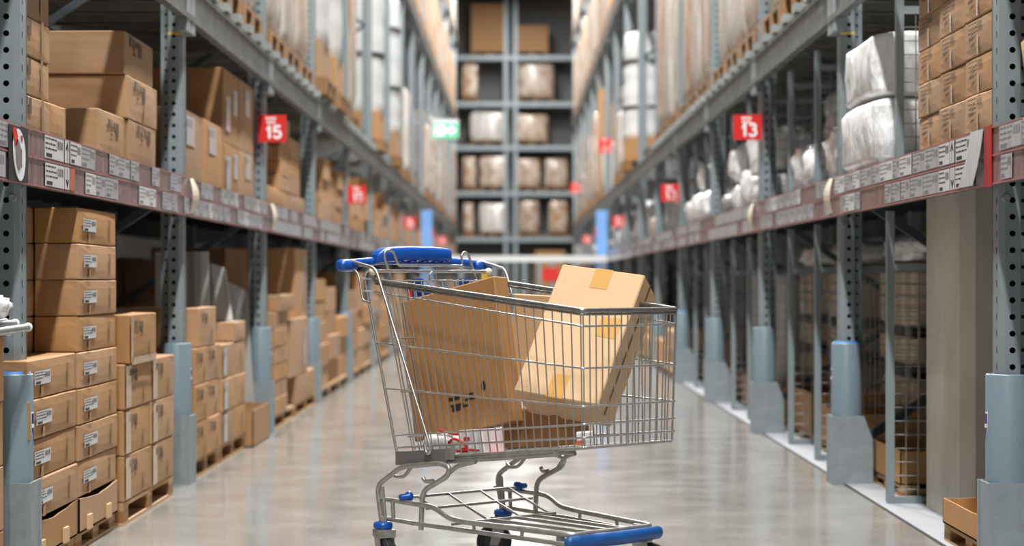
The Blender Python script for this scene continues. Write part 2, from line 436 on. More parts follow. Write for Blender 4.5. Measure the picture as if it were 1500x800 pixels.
SHELFN = {'labelled': 'label-edged shelf', 'upper': 'upper galvanised beam level', 'high': 'high beam level', 'top': 'topmost beam level'}
def level(s, k, kind, y0, y1):
    x = X(s, D_BEAM)
    z0, z1 = {'labelled': (Z_SHELF0, Z_SHELF1), 'upper': (Z_UP0, Z_UP1), 'high': (Z_HI0, Z_HI1), 'top': (Z_TP0, Z_TP1)}[kind]
    where = f'before the first {SIDE[s]} post' if k < 0 else f'between {NTH[k]} and {NTH[k + 1]} {SIDE[s]} posts'
    lab = f'{SHELFN[kind]} {where}'
    b = MB(); off = .014 if kind == 'labelled' else 0.0
    xa = x + s * off; t = .036
    if kind == 'labelled':
        b.box(xa, xa + s * t, y0, y1, z0 + .005, z1 - .02)
    else:
        b.box(xa, xa + s * t, y0, y1, z0, z1); h = z1 - z0
        b.box(xa - s * .008, xa + s * .001, y0, y1, z0, z0 + .03); b.box(xa - s * .008, xa + s * .001, y0, y1, z1 - .03, z1)
    r = b.build('shelf_level', 'galv_beam'); tag(r, lab, 'shelf', f'{kind} shelf levels on the {SIDE[s]}')
    b = MB(); xr = x + s * RACK_D
    b.box(xr, xr + s * t, y0, y1, z0, z1); b.build('rear_beam', 'steel_dark' if kind == 'labelled' else 'galv_beam', r)
    n = 7
    if kind == 'upper' and k < 5:
        for i in range(n):
            c = MB(); y = y0 + (y1 - y0) * (i + .5) / n
            c.box(x - s * .03, x + s * RACK_D, y - .045, y - .037, z1, z1 + .055); c.box(x - s * .03, x + s * RACK_D, y + .037, y + .045, z1, z1 + .055)
            c.box(x - s * .03, x + s * RACK_D, y - .045, y + .045, z1 + .0, z1 + .006)
            c.build('support_channel', 'galv', r)
    else:
        b = MB(); supports(b, s, x + s * .05, y0, y1, z1 - .06, z1 + (.055 if kind != 'labelled' else -.002), n)
        b.build('support_channels', 'galv' if kind != 'labelled' else 'steel_dark', r)
    if kind == 'labelled':
        b = MB(); b.box(x + s * .055, x + s * RACK_D, y0, y1, z1 - .012, z1 - .002); b.build('deck_panel', 'steel_dark', r)
        label_strip(s, k, r, y0, y1, x, k < 2)
    if k >= 0 and k < 4 and kind == 'upper':
        for ye in (y0 + .06, y1 - .06):
            c = MB(); c.box(x - s * .004, x + s * .04, ye - .05, ye + .05, z0 - .06, z1 + .01); c.build('end_bracket', 'steel_paint', r)
    return r
for s in (-1, 1):
    for k in range(-1, NP - 1):
        y0, y1 = Yp(k) + .056, Yp(k + 1) + .048
        level(s, k, 'labelled', y0, y1)
        level(s, k, 'upper', y0, y1)
        if k >= 6: level(s, k, 'high', y0, y1)
        if k >= 10: level(s, k, 'top', y0, y1)

# ------------------------------------------------------------------ cartons
CACHE = {}
def carton_mesh(dx, dy, dz, m='card', soft=True, seed=0):
    key = (round(dx, 2), round(dy, 2), round(dz, 3), m, soft, seed % 3)
    if key in CACHE: return CACHE[key]
    bm = bmesh.new(); bmesh.ops.create_cube(bm, size=1)
    for v in bm.verts: v.co = Vector((v.co.x * dx, v.co.y * dy, (v.co.z + .5) * dz))
    if soft:
        bmesh.ops.subdivide_edges(bm, edges=bm.edges[:], cuts=3, use_grid_fill=True)
        rd = seed % 3
        for v in bm.verts:
            x, y, z = v.co.x / dx * 2, v.co.y / dy * 2, v.co.z / dz * 2 - 1
            n = noise.noise(v.co * 5 + Vector((rd * 7.1, 0, 0)))
            if abs(x) > .99: v.co.x += math.copysign(.004 * (1 - y * y) * (1 - z * z), x) + n * .0015
            if abs(y) > .99: v.co.y += math.copysign(.004 * (1 - x * x) * (1 - z * z), y) + n * .0015
            if z > .99: v.co.z += -.006 * (1 - x * x) * (1 - y * y) - .004 * abs(n)
    ed = [e for e in bm.edges if e.calc_length() > 0 and len(e.link_faces) == 2 and e.calc_face_angle(0) > 1.0]
    bmesh.ops.bevel(bm, geom=ed, offset=min(.004, dz * .1), segments=1, affect='EDGES')
    me = bpy.data.meshes.new('carton'); bm.to_mesh(me); bm.free()
    me.materials.append(M[m]); CACHE[key] = me
    return me

def face_frame(face, s, dims):
    dx, dy, dz = dims; e = .0065
    if face == 'aisle': return Vector((-s * (dx / 2 + e), s * dy / 2, 0)), Vector((0, -s, 0)), Vector((0, 0, 1)), dy
    if face == 'cam': return Vector((-dx / 2, -dy / 2 - e, 0)), Vector((1, 0, 0)), Vector((0, 0, 1)), dx
    if face == 'top': return Vector((-dx / 2, -dy / 2, dz + .002)), Vector((1, 0, 0)), Vector((0, 1, 0)), dx
def quad_out(b, o, u, v, w, h, mi, n):
    # a quad whose normal points away from the box
    if u.cross(v).dot(n) < 0: b.add([o, o + v * h, o + v * h + u * w, o + u * w], [(0, 1, 2, 3)], mi)
    else: b.quad(o, u * w, v * h, mi)
def sticker(c, face, s, dims, fx, fz, w, h, style, seed=0):
    o, u, v, W = face_frame(face, s, dims)
    if face == 'aisle' and s < 0: o, u = Vector((o.x, -dims[1] / 2, 0)), Vector((0, 1, 0))
    p = o + u * (fx * W - w / 2) + v * (fz * dims[2] - h / 2)
    b = MB()
    n = {'aisle': Vector((-s, 0, 0)), 'cam': Vector((0, -1, 0)), 'top': Vector((0, 0, 1))}[face]
    if style == 'label':
        b.quad(p, u * w, v * h, 0); ink_text(b, p + n * .0012, u, v, w, h, 1, 3, seed)
        return b.build('shipping_label', ['paper', 'ink'], c)
    if style == 'sheet':
        b.quad(p, u * w, v * h, 0); ink_text(b, p + n * .0012 + v * h * .5, u, v, w * 1.3, h * .4, 1, 3, seed, False)
        return b.build('packing_note', ['paper_grey', 'ink_grey'], c)
    if style == 'print':
        ink_text(b, p, u, v, w, h, 0, 3, seed); return b.build('printed_mark', ['ink_soft'], c)
    if style == 'icons':
        for i, (a, q, ww, hh) in enumerate([(0, .5, .2, .5), (.3, .3, .08, .7), (.5, .55, .16, .35), (.74, .1, .26, .8), (.3, .05, .14, .16)]):
            b.quad(p + u * a * w + v * q * h, u * ww * w, v * hh * h, 0)
        return b.build('printed_mark', ['ink_soft'], c)
    if style == 'tape':
        b.quad(p, u * w, v * h, 0); return b.build('tape', ['tape'], c)
    if style == 'dark':
        b.quad(p, u * w, v * h, 0); return b.build('tape', ['tape_dark'], c)
    if style == 'film':
        b.quad(p, u * w, v * h, 0); return b.build('film_tape', ['film_strip'], c)

def carton(s, xf, dep, y0, y1, z0, z1, label, group, m='card', marks=(), soft=True, jit=.004, name='carton', rz=None, gap=.003):
    """box whose aisle face is at xf; it reaches dep into the rack on side s"""
    dims = (dep, y1 - y0 - gap, z1 - z0 - .0015); sd = random.randrange(99)
    me = carton_mesh(*dims, m=m, soft=soft, seed=sd)
    o = link(name, me, None, (xf + s * dep / 2 + random.uniform(-jit, jit), (y0 + y1) / 2, z0 + .0005), random.uniform(-1, 1) * .006 if rz is None else rz)
    tag(o, label, 'carton', group)
    for i, mk in enumerate(marks): sticker(o, mk[0], s, dims, *mk[1:], seed=sd + i)
    return o

# open cardboard tray
def tray(s, xf, dep, y0, y1, z0, z1, label, group=None, m='card', lumps=False):
    b = MB(); t = .006; dy = y1 - y0; h = z1 - z0; n = 10
    b.box(-dep / 2, dep / 2, -dy / 2, dy / 2, 0, t)
    def wall(p, q, nrm, low=0.0):
        p, q, nrm = Vector(p), Vector(q), Vector(nrm)
        for i in range(n):
            a, c = p.lerp(q, i / n), p.lerp(q, (i + 1) / n)
            def ht(k): return h * (1 - low * math.sin(PI * k / n) ** 1.5) + .004 * noise.noise(Vector((k * .9, dep * 9, dy * 5)))
            va = [a, c, c + nrm * t, a + nrm * t]
            b.add([*va, va[0] + Vector((0, 0, ht(i))), va[1] + Vector((0, 0, ht(i + 1))), va[2] + Vector((0, 0, ht(i + 1))), va[3] + Vector((0, 0, ht(i)))],
                  [(0, 1, 5, 4), (2, 3, 7, 6), (4, 5, 6, 7), (1, 2, 6, 5), (3, 0, 4, 7)])
    X0, X1, Y0, Y1 = -dep / 2, dep / 2, -dy / 2, dy / 2; lo = .14 if lumps else 0
    wall((X0, Y0, 0), (X0, Y1, 0), (1, 0, 0), lo); wall((X1, Y0, 0), (X1, Y1, 0), (-1, 0, 0), lo)
    wall((X0, Y0, 0), (X1, Y0, 0), (0, 1, 0)); wall((X0, Y1, 0), (X1, Y1, 0), (0, -1, 0))
    o = b.build('cardboard_tray', [m], None, (xf + s * dep / 2, (y0 + y1) / 2, z0 + .0005))
    tag(o, label, 'cardboard tray', group)
    if lumps:
        for f in (.22, .72):
            c = MB(); y = -dy / 2 + f * dy
            c.box(-s * (dep / 2 + .010), -s * (dep / 2 - .002), y - .03, y + .03, .0, h * .42)
            c.build('corner_clip', ['card_light'], o)
    return o

# wooden pallet, deck of boards on nine blocks
PAL = {}
def pallet(s, xf, dep, y0, y1, label, h=.10, parts=True, z=0.0, group='floor pallets'):
    dy = y1 - y0; key = (round(dep, 2), round(dy, 2), h)
    if key not in PAL:
        d = MB(); nb = 5
        for i in range(nb):
            xx = -dep / 2 + (dep - .13) * i / (nb - 1); d.box(xx, xx + .13, -dy / 2, dy / 2, h - .018, h)
        for i in range(3):
            yy = -dy / 2 + (dy - .1) * i / 2; d.box(-dep / 2, dep / 2, yy, yy + .1, h - .034, h - .018)
        bl = []
        for i in range(3):
            for j in range(3):
                q = MB(); xx = -dep / 2 + (dep - .1) * i / 2; yy = -dy / 2 + (dy - .1) * j / 2
                q.box(xx, xx + .1, yy, yy + .1, .014, h - .034); bl.append(q)
        ru = []
        for i in range(3):
            q = MB(); xx = -dep / 2 + (dep - .1) * i / 2; q.box(xx, xx + .1, -dy / 2, dy / 2, 0, .014); ru.append(q.mesh('runner', 'wood'))
        PAL[key] = (d.mesh('deck', 'wood'), [q.mesh('block', 'wood_dark') for q in bl], ru)
    d, bl, ru = PAL[key]
    o = link('wooden_pallet', d, None, (xf + s * dep / 2, (y0 + y1) / 2, z)); tag(o, label, 'pallet', group)
    if parts:
        for q in bl: link('block', q, o)
        for q in ru: link('runner', q, o)
    else:
        for q in bl[:: 2]: link('block', q, o)
    return o

LBL = [('aisle', .27, .52, .21, .046, 'label'), ('aisle', .80, .45, .022, .085, 'dark'), ('aisle', .26, .15, .03, .035, 'tape')]
ICN = [('aisle', .30, .72, .16, .06, 'icons'), ('aisle', .70, .25, .02, .07, 'dark')]

# ---------- LEFT, floor, first bay: stack A
xa = -1.60
pallet(-1, -1.61, 1.0, 6.02, 6.72, 'wooden pallet under nearest low carton stack behind the first left post', .07)
pallet(-1, -1.61, 1.0, 6.74, 7.40, 'wooden pallet under the tallest carton stack behind the first left post', .07)
tray(-1, xa + .005, .42, 6.05, 6.71, .0705, .198, 'torn tray under the low carton stack nearest the first left post', 'torn bottom trays', lumps=True)
tray(-1, xa + .005, .42, 6.745, 7.395, .0705, .198, 'torn tray under the tall carton stack behind the first left post', 'torn bottom trays', lumps=True)
for i in range(4):
    carton(-1, xa, .42, 6.05, 6.715, .20 + i * .134, .20 + (i + 1) * .134,
           f'labelled flat carton, {ORD[i]} layer of the low stack nearest the first left post', 'flat cartons behind the first left post', marks=LBL)
for i in range(8):
    carton(-1, xa, .40 if i < 4 else .158, 6.74, 7.39, .20 + i * .1335, .20 + (i + 1) * .1335,
           f'labelled flat carton, {ORD[i]} layer of the tall stack behind first left post', 'flat cartons behind the first left post',
           marks=LBL + ([('cam', .5, .5, .03, .12, 'tape')] if i < 4 else []))
for i in range(8):
    zz = .10 + i * .1375 if False else .20 + i * .1335
    if i < 4:
        carton(-1, xa - .44, .40, 6.05, 6.70, .20 + i * .134, .20 + (i + 1) * .134, f'hidden-side carton, {ORD[i]} layer, behind the low stack at first left post',
               'rear cartons behind the first left post', soft=False)
    else:
        carton(-1, xa - .168, .40, 6.62, 7.30, zz, zz + .1335, f'unlabelled brown carton, {ORD[i]} layer, inner row of the tall left stack',
               'rear cartons behind the first left post', marks=[('cam', .93, .5, .03, .12, 'tape')])
b = MB(); b.box(-2.45, -2.045, 6.05, 6.70, .07, .2); o = b.build('carton', 'card'); tag(o, 'carton at the very bottom of the inner low row behind first left post', 'carton')
# stack B
xb = -1.585
pallet(-1, xb - .005, 1.0, 7.47, 8.56, 'wooden pallet under film-taped cartons just before the second left post', .095)
for i in range(3):
    for j in range(2):
        carton(-1, xb, .42, 7.47 + j * .545, 8.01 + j * .545, .096 + i * .187, .096 + (i + 1) * .187,
               f'film-taped carton, {ORD[i]} layer, {"near" if j == 0 else "far"} column before the second left post', 'film-taped cartons before second left post',
               marks=ICN + [('aisle', .12, .5, .10, .17, 'film'), ('cam', .9, .5, .05, .17, 'tape')])
carton(-1, xb + .01, .42, 7.50, 8.06, .657, .86, 'single film-taped carton on top of the stack before second left post', 'film-taped cartons before second left post',
       marks=ICN + [('aisle', .06, .5, .05, .19, 'film'), ('aisle', .5, .05, .5, .03, 'film'), ('cam', .88, .5, .05, .19, 'tape')])
for i in range(3):
    carton(-1, xb - .46, .50, 7.47, 8.5, .096 + i * .187, .096 + (i + 1) * .187, f'brown carton, {ORD[i]} layer, inner row before second left post', 'inner cartons before second left post', soft=False)
carton(-1, -2.06, .5, 7.8, 8.56, .659, 1.02, 'dim carton with paper note on inner stack before the second left post', None, marks=[('cam', .75, .7, .12, .16, 'sheet')], m='card_shaded')
carton(-1, -2.02, .55, 8.58, 8.95, .0, .655, 'tall dim carton right behind the second left post on floor', None, m='card_shaded', soft=False)
# before the first post (edge of frame)
for i in range(4):
    carton(-1, -1.625, .40, 5.2, 5.86, .0 + i * .205, .205 + i * .205, f'brown carton, {ORD[i]} layer, stack in front of the first left post', 'cartons in front of first left post', soft=False)
# bundle of tubes
for i, (dx, dz, yend, r) in enumerate([(.0, .012, 5.94, .0125), (-.045, .013, 5.86, .013), (-.025, .038, 5.88, .012), (-.065, .041, 5.9, .012)]):
    b = MB(); x0 = -1.572 + dx; z = .823 + dz
    b.tube([(x0 - .10, 5.05, z - .012 if i == 0 else z), (x0, yend, z + (.012 if i == 0 else 0))], r, 12)
    o = b.build('metal_tube', 'galv')
    tag(o, ['lone lower aisle-side', 'second lower', 'upper aisle-side', 'upper rack-side'][i] + ' capped metal tube poking out at the first left post', 'tube', 'capped tubes at the first left post')
    b = MB(); z2 = z + (.012 if i == 0 else 0)
    b.lathe([(.001, -.008), (r + .002, -.008), (r + .0025, .004), (r, .014), (.004, .018)], (x0, yend, z2), 14, axis=1)
    b.build('end_cap', 'white_print', o)

def blob(dims, seed, amp=.1, power=3.0, nu=28, nv=18, freq=3.0):
    # a soft, lumpy bundle resting on z = 0
    b = MB(); rows = []; rd = Vector((seed * 3.7, seed * 1.3, 0))
    def sp(c, p): return math.copysign(abs(c) ** (2 / p), c)
    for i in range(nv + 1):
        ph = -PI / 2 + PI * i / nv; ring = []
        for j in range(nu):
            th = 2 * PI * j / nu
            p = Vector((sp(math.cos(ph), power) * sp(math.cos(th), power), sp(math.cos(ph), power) * sp(math.sin(th), power), sp(math.sin(ph), power)))
            n1 = noise.noise(p * freq + rd) + .5 * noise.noise(p * freq * 2.3 + rd) + .3 * abs(noise.noise(p * freq * 5 + rd))
            q = p * (1 + amp * n1)
            ring.append((q.x * dims[0] / 2, q.y * dims[1] / 2, max(0, (q.z + 1) / 2 * dims[2])))
        rows.append(ring)
    b.loft(rows, caps=True); return b
def bundle(x0, x1, y0, y1, z0, z1, label, group=None, m='white_film', amp=.08, power=4.5, seed=1, cat='bundle', name='wrapped_bundle', freq=3.0):
    b = blob((abs(x1 - x0), y1 - y0, z1 - z0), seed, amp, power, freq=freq)
    o = b.build(name, m, None, ((x0 + x1) / 2, (y0 + y1) / 2, z0)); return tag(o, label, cat, group)
bundle(-1.74, -1.585, 5.3, 5.90, .872, .955, 'crumpled clear plastic wrapping over the tubes at the first left post', m='white_film', amp=.2, power=3, seed=5, cat='plastic wrap', name='plastic_wrapping', freq=4)

# ---------- LEFT, floor, second bay
xc = -1.60; f1 = 'after the second left post'
pallet(-1, xc - .01, .43, 9.18, 9.98, 'wooden pallet under the icon-printed cartons after the second left post', .095)
for i in range(3):
    for j in range(2):
        carton(-1, xc, .42, 9.2 + j * .385, 9.58 + j * .385, .096 + i * .187, .096 + (i + 1) * .187,
               f'icon-printed carton, {ORD[i]} layer, {"near" if j == 0 else "far"} column after second left post', 'icon-printed cartons after second left post', marks=ICN)
carton(-1, xc, .42, 9.3, 9.86, .657, .86, 'single icon-printed carton on top of the stack after second left post', 'icon-printed cartons after second left post', marks=ICN)
pallet(-1, xc - .01, .43, 10.02, 10.95, 'wooden pallet under paper-noted cartons just before the third left post', .095)
hs = [.0, .18, .36, .55]
for i in range(3):
    for j in range(2):
        carton(-1, xc, .42, 10.04 + j * .45, 10.48 + j * .45, .096 + hs[i] + (.0 if j else 0), .096 + hs[i + 1],
               f'brown carton with note, {ORD[i]} layer, {"near" if j == 0 else "far"} column before third left post', 'noted cartons before third left post',
               marks=[('aisle', .2, .5, .12, .15, 'sheet')] if j == 0 else [('aisle', .6, .5, .02, .1, 'dark')])
carton(-1, xc, .42, 10.49, 10.92, .647, .76, 'brown carton topping the far column before third left post', 'noted cartons before third left post')
tray(-1, -1.565, .34, 11.0, 11.72, .0, .22, 'low open carton on the floor against the third left post guard')
for i, (y, zt, x0, x1, lean) in enumerate([(10.35, 1.16, -2.02, -1.72, .04), (10.8, 1.13, -1.98, -1.66, .10), (11.78, 1.04, -2.02, -1.66, .12)]):
    b = MB(); zb = (.65, .763, .002)[i]; n = 8; xs = [x0 + (x1 - x0) * t / n for t in range(n + 1)]
    rings = []
    for t, xx in enumerate(xs):
        w = .012 * math.sin(t * 1.7 + i); zt2 = zt - .06 * (t / n) ** 2 * i
        rings.append([(xx - lean * .0, y + w, zb), (xx - lean * .6, y + w + .10, zt2), (xx - lean * .6, y + w + .125, zt2), (xx, y + w + .03, zb)])
    b.loft(rings, smooth=False)
    o = b.build('foam_sheet', 'foam_sheet'); tag(o, f'{["nearest", "middle", "farthest"][i]} grey foam sheet leaning above the cartons after second left post', 'foam sheet', 'grey foam sheets on the left')
carton(-1, -2.05, .5, 10.0, 11.6, .0, .655, 'long carton lying under the grey foam sheets on the left', None, soft=False)

# ---------- LEFT, floor, third bay
pallet(-1, -1.61, 1.0, 12.2, 13.4, 'long pallet on the floor after the third left post', .09)
pallet(-1, -1.61, 1.0, 13.45, 14.85, 'long pallet on the floor before the fourth left post', .09)
for i in range(6):
    carton(-1, -1.60, .38, 12.25, 12.95, .092 + i * .115, .092 + (i + 1) * .115, f'flat brown carton, {ORD[i]} layer of stack just after third left post', 'cartons after the third left post', marks=[('aisle', .5, .5, .12, .05, 'print')], soft=False)
carton(-1, -1.58, .3, 12.4, 13.2, .784, .90, 'flat carton bridging the stack and the tall carton after third left post', None)
carton(-1, -1.60, .5, 13.1, 14.2, .30, .72, 'wide carton under the tall upright carton before fourth left post', None, marks=[('aisle', .75, .5, .1, .3, 'sheet')])
carton(-1, -1.60, .5, 13.45, 14.75, .092, .30, 'flat base carton under the wide carton before fourth left post', None)
carton(-1, -1.64, .45, 13.7, 14.5, .72, 1.24, 'tall upright carton with paper note before the fourth left post', None, marks=[('aisle', .8, .5, .1, .38, 'sheet')])
carton(-1, -1.95, .5, 12.4, 13.4, .9, 1.22, 'dim carton deep in the third left bay under the shelf', None, m='card_shaded')

# ---------- LEFT, labelled shelf (second level)
xm = -1.67; Z0 = Z_SHELF1 + .001
g = 'small cartons on the shelf at the first left post'
for i in range(5):
    carton(-1, xm, .36, 6.16, 6.60, Z0 + i * .134, Z0 + (i + 1) * .134, f'printed small carton, {ORD[i]} layer, labelled shelf beside the first left post', g,
           marks=[('aisle', .22, .72, .14, .07, 'icons'), ('aisle', .72, .6, .03, .11, 'dark')])
carton(-1, xm - .01, .3, 6.63, 6.88, Z0, Z0 + .14, 'narrow carton beside the small stack on the left labelled shelf', None)
carton(-1, xm - .37, .4, 6.2, 6.8, Z0, Z0 + .6, 'brown carton hidden behind small stack at first left post', None, soft=False)
carton(-1, xm, .60, 7.38, 7.86, Z0, 1.69, 'lower near carton under the two big cartons on left shelf', 'big cartons on the left shelf', marks=[('aisle', .5, .65, .2, .07, 'icons')])
carton(-1, xm + .01, .60, 7.90, 8.50, Z0, 1.69, 'lower far carton under the two big cartons on left shelf', 'big cartons on the left shelf', marks=[('aisle', .5, .75, .3, .07, 'icons'), ('cam', .9, .5, .05, .18, 'tape')])
carton(-1, xm + .01, .70, 7.88, 8.52, 1.691, 1.878, 'lower of the two big plain cartons on the left shelf', 'big cartons on the left shelf', marks=[('aisle', .35, .7, .24, .08, 'icons'), ('aisle', .5, .2, .03, .08, 'dark')])
carton(-1, xm, .70, 7.86, 8.46, 1.879, 2.066, 'upper of the two big plain cartons on the left shelf', 'big cartons on the left shelf', marks=[('aisle', .35, .7, .24, .08, 'icons')])
carton(-1, -1.86, .6, 8.55, 8.95, Z0, 2.0, 'dark carton on left shelf directly behind the second left post', None, m='card_shaded')
for j in range(2):
    carton(-1, xm, .4, 9.17 + j * .66, 9.81 + j * .66, Z0, 1.865, f'{["nearer", "farther"][j]} carton with paper note on left shelf after the second post', 'noted cartons on the left shelf', marks=[('aisle', .45, .72, .24, .15, 'sheet')])
for j in range(2):
    for i in range(2):
        carton(-1, xm, .85, 10.55 + j * .61, 11.14 + j * .61, (Z0, 1.79)[i], (1.788, 2.22)[i],
               f'{["lower", "upper"][i]} {["near", "far"][j]} big carton with notes beside the third left post, on shelf', 'big noted cartons before third left post',
               marks=[('aisle', .72, .6, .14, .15, 'sheet'), ('aisle', .25, .4, .16, .2, 'sheet')] if j == 0 else [('aisle', .5, .7, .2, .16, 'sheet')])
carton(-1, -2.1, .5, 9.2, 10.4, Z0, 2.15, 'large dim carton behind the noted cartons on left shelf', None, m='card_shaded', soft=False)
# third bay on the shelf
for i in range(5):
    carton(-1, xm, .36, 13.05 + .05 * (i % 2), 13.6, Z0 + .14 + i * .105, Z0 + .14 + (i + 1) * .105, f'slim carton, {ORD[i]} layer of tall stack, left shelf after third post', 'slim cartons after third left post',
           marks=[('aisle', .5, .5, .16, .03, 'print')], soft=False)
for i in range(3):
    carton(-1, xm, .36, 13.65, 14.3, Z0 + .14 + i * .14, Z0 + .14 + (i + 1) * .14, f'slim carton, {ORD[i]} layer of far stack, left shelf after third post', 'slim cartons after third left post', soft=False)
carton(-1, xm, .7, 12.3, 13.55, Z0, Z0 + .138, 'long low carton lying on the left shelf after the third post', 'long low cartons, left shelf')
carton(-1, xm, .7, 13.6, 14.6, Z0, Z0 + .138, 'long low carton lying on left shelf before fourth post', 'long low cartons, left shelf')
carton(-1, -2.06, .5, 12.6, 13.6, Z0 + .14, 2.15, 'tall dim carton deep on the left shelf after third post', None, m='card_shaded', soft=False)

# ------------------------------------------------------------------ RIGHT, labelled shelf
xr = 1.60
for c in range(3):
    y0 = 6.16 + c * .412
    for i in range(5 if c != 2 else 6):
        hz = .132
        if c == 0 and i == 3: zz = (Z0 + i * hz, Z0 + (i + 1) * hz)
        carton(1, xr + .008 * c, .34, y0, y0 + .408, Z0 + .012 + i * hz, Z0 + .012 + (i + 1) * hz,
               f'printed carton, {ORD[i]} layer, {["nearest", "middle", "farthest"][c]} column beside the first right post', 'printed cartons at the first right post',
               marks=[('aisle', .42, .68, .20, .07, 'print'), ('aisle', .5, .28, .025, .07, 'film')])
b = MB(); b.box(1.60, 2.3, 6.1, 7.4, Z0, Z0 + .012); o = b.build('cardboard_sheet', 'card'); tag(o, 'thin cardboard sheet under the printed cartons on the right shelf', 'cardboard sheet')
g = 'big white bagged rolls on the right shelf'
bundle(1.565, 2.5, 8.12, 8.93, Z0, 1.815, 'lower big white bagged roll on right shelf before second post', g, seed=2, amp=.04, power=9, freq=4)
bundle(1.575, 2.5, 8.13, 8.93, 1.805, 2.11, 'upper big white bagged roll on right shelf before second post', g, seed=3, amp=.04, power=9, freq=4)
bundle(1.625, 1.86, 5.35, 5.98, 1.505, 1.86, 'crumpled brown paper bag on the right shelf at the frame edge', None, 'kraft', .22, 3.5, seed=9, cat='paper bag', name='paper_bag')
g = 'white film-wrapped bundles on the right shelf'
wb = [(1.66, 2.2, 9.20, 9.62, 0, .30), (1.68, 2.2, 9.66, 10.1, 0, .34), (1.64, 2.0, 10.2, 10.65, 0, .26), (1.66, 2.1, 10.75, 11.2, 0, .30), (1.7, 2.1, 11.25, 11.6, 0, .24),
      (1.9, 2.3, 10.9, 11.45, .31, .66),
      (1.60, 2.0, 12.25, 12.75, 0, .22), (1.60, 2.0, 12.3, 12.85, .22, .54), (1.62, 2.0, 12.95, 13.4, 0, .30), (1.62, 2.0, 13.5, 13.95, 0, .22), (1.60, 2.0, 13.5, 14.0, .22, .50),
      (1.62, 2.1, 14.1, 14.6, 0, .18),
      (1.58, 2.2, 15.2, 15.9, 0, .26), (1.58, 2.2, 16.0, 16.7, 0, .28), (1.6, 2.2, 16.8, 17.5, 0, .26), (1.62, 1.9, 16.1, 16.5, .28, .52),
      (1.66, 2.1, 18.3, 18.9, 0, .5), (1.68, 2.1, 19.4, 20.0, 0, .35), (1.66, 2.1, 20.2, 20.7, 0, .55)]
for i, (x0, x1, y0, y1, za, zb) in enumerate(wb):
    k = int((y0 - 6.02) // BAY); q = sum(1 for w in wb[:i] if int((w[2] - 6.02) // BAY) == k)
    bundle(x0, x1, y0, y1, Z0 + za, Z0 + zb, f'white film-wrapped bundle, {NTH[q]} from the front, right shelf after the {NTH[k]} post', g, seed=20 + i, amp=.13, power=3.6,
           m='film_grey' if i in (5, 11, 16, 17, 18) else 'white_film')

# ------------------------------------------------------------------ RIGHT, floor level
def divider(y, lvl, n):
    x0, x1 = 1.655, 2.62; t = .032
    z0, z1 = (0.004, Z_SHELF0 - .004) if lvl == 'floor' else (Z_SHELF1 + .002, Z_UP0 - .004)
    zr = 1.04 if lvl == 'floor' else 2.16
    r = tag(empty('mesh_divider', (0, y, 0)), f'grey wire mesh divider, {NTH[n]} from the front, {"on the floor" if lvl == "floor" else "on the labelled shelf"} of right rack',
            'mesh divider', f'mesh dividers on the right, {lvl} level')
    for x in (x0, x1):
        b = MB(); b.box(x, x + t, -.02, .02, z0, z1); b.build('post', 'steel_paint', r)
    for z in (z0 + .0, zr):
        b = MB(); b.box(x0 + t, x1, -.016, .016, z, z + .03); b.build('rail', 'steel_paint', r)
    b = MB(); nx = 17; sides = 4
    for i in range(1, nx):
        x = x0 + t + (x1 - x0 - t) * i / nx; b.tube([(x, 0, z0 + .02), (x, 0, zr + .01)], .0028, sides)
    nz = int((zr - z0) / .058)
    for i in range(1, nz):
        z = z0 + i * (zr - z0) / nz; b.tube([(x0 + t, .004, z), (x1, .004, z)], .0028, sides)
    b.build('wire_grid', 'galv', r)
DY = [8.22 + .985 * i for i in range(10)]
for i, y in enumerate(DY):
    divider(y, 'floor', i)
for i, y in enumerate([7.72 - .0] and DY): 
    divider(y - (.20 if i == 0 else 0), 'shelf', i)

trs = [(1.63, .6, 6.30, 7.02, .074, .168, 'first right post'), ]
pallet(1, 1.64, 1.0, 6.28, 7.05, 'wooden pallet under the open tray at the first right post', .074)
tray(1, 1.63, .62, 6.30, 7.03, .0745, .168, 'low open tray on a pallet beside the first right post', 'low open trays on the right')
tl = [(1.76, 8.42, 9.12, .215), (1.79, 9.98, 10.9, .27), (1.80, 11.15, 12.2, .31), (1.80, 12.6, 13.5, .26), (1.80, 13.7, 14.6, .26), (1.8, 15.4, 16.4, .26)]
for i, (x, y0, y1, zt) in enumerate(tl):
    pallet(1, x + .005, .46, y0, y1, f'small pallet, {NTH[i]} behind the right mesh dividers', .06, group='pallets behind the right mesh')
    tray(1, x, .45, y0 + .01, y1 - .01, .0605, zt, f'open brown tray, {NTH[i]} behind the right mesh dividers', 'open trays behind the right mesh')
# bubble-wrap roll standing in a tray
for i, (x, y, h) in enumerate([(1.90, 14.35, 1.02), (1.93, 13.2, 1.0)]):
    b = MB(); prof = [(.001, 0)] + [(.09 + .006 * math.sin(z * 2.9), .0 + z * .05) for z in range(int(h / .05))] + [(.07, h), (.001, h)]
    b.lathe(prof, (0, 0, 0), 20); o = b.build('bubble_wrap_roll', 'film_grey', None, (x, y, .067))
    tag(o, f'{["farther", "nearer"][i]} upright bubble-wrap roll standing in a right tray', 'bubble wrap roll', 'bubble-wrap rolls on the right')
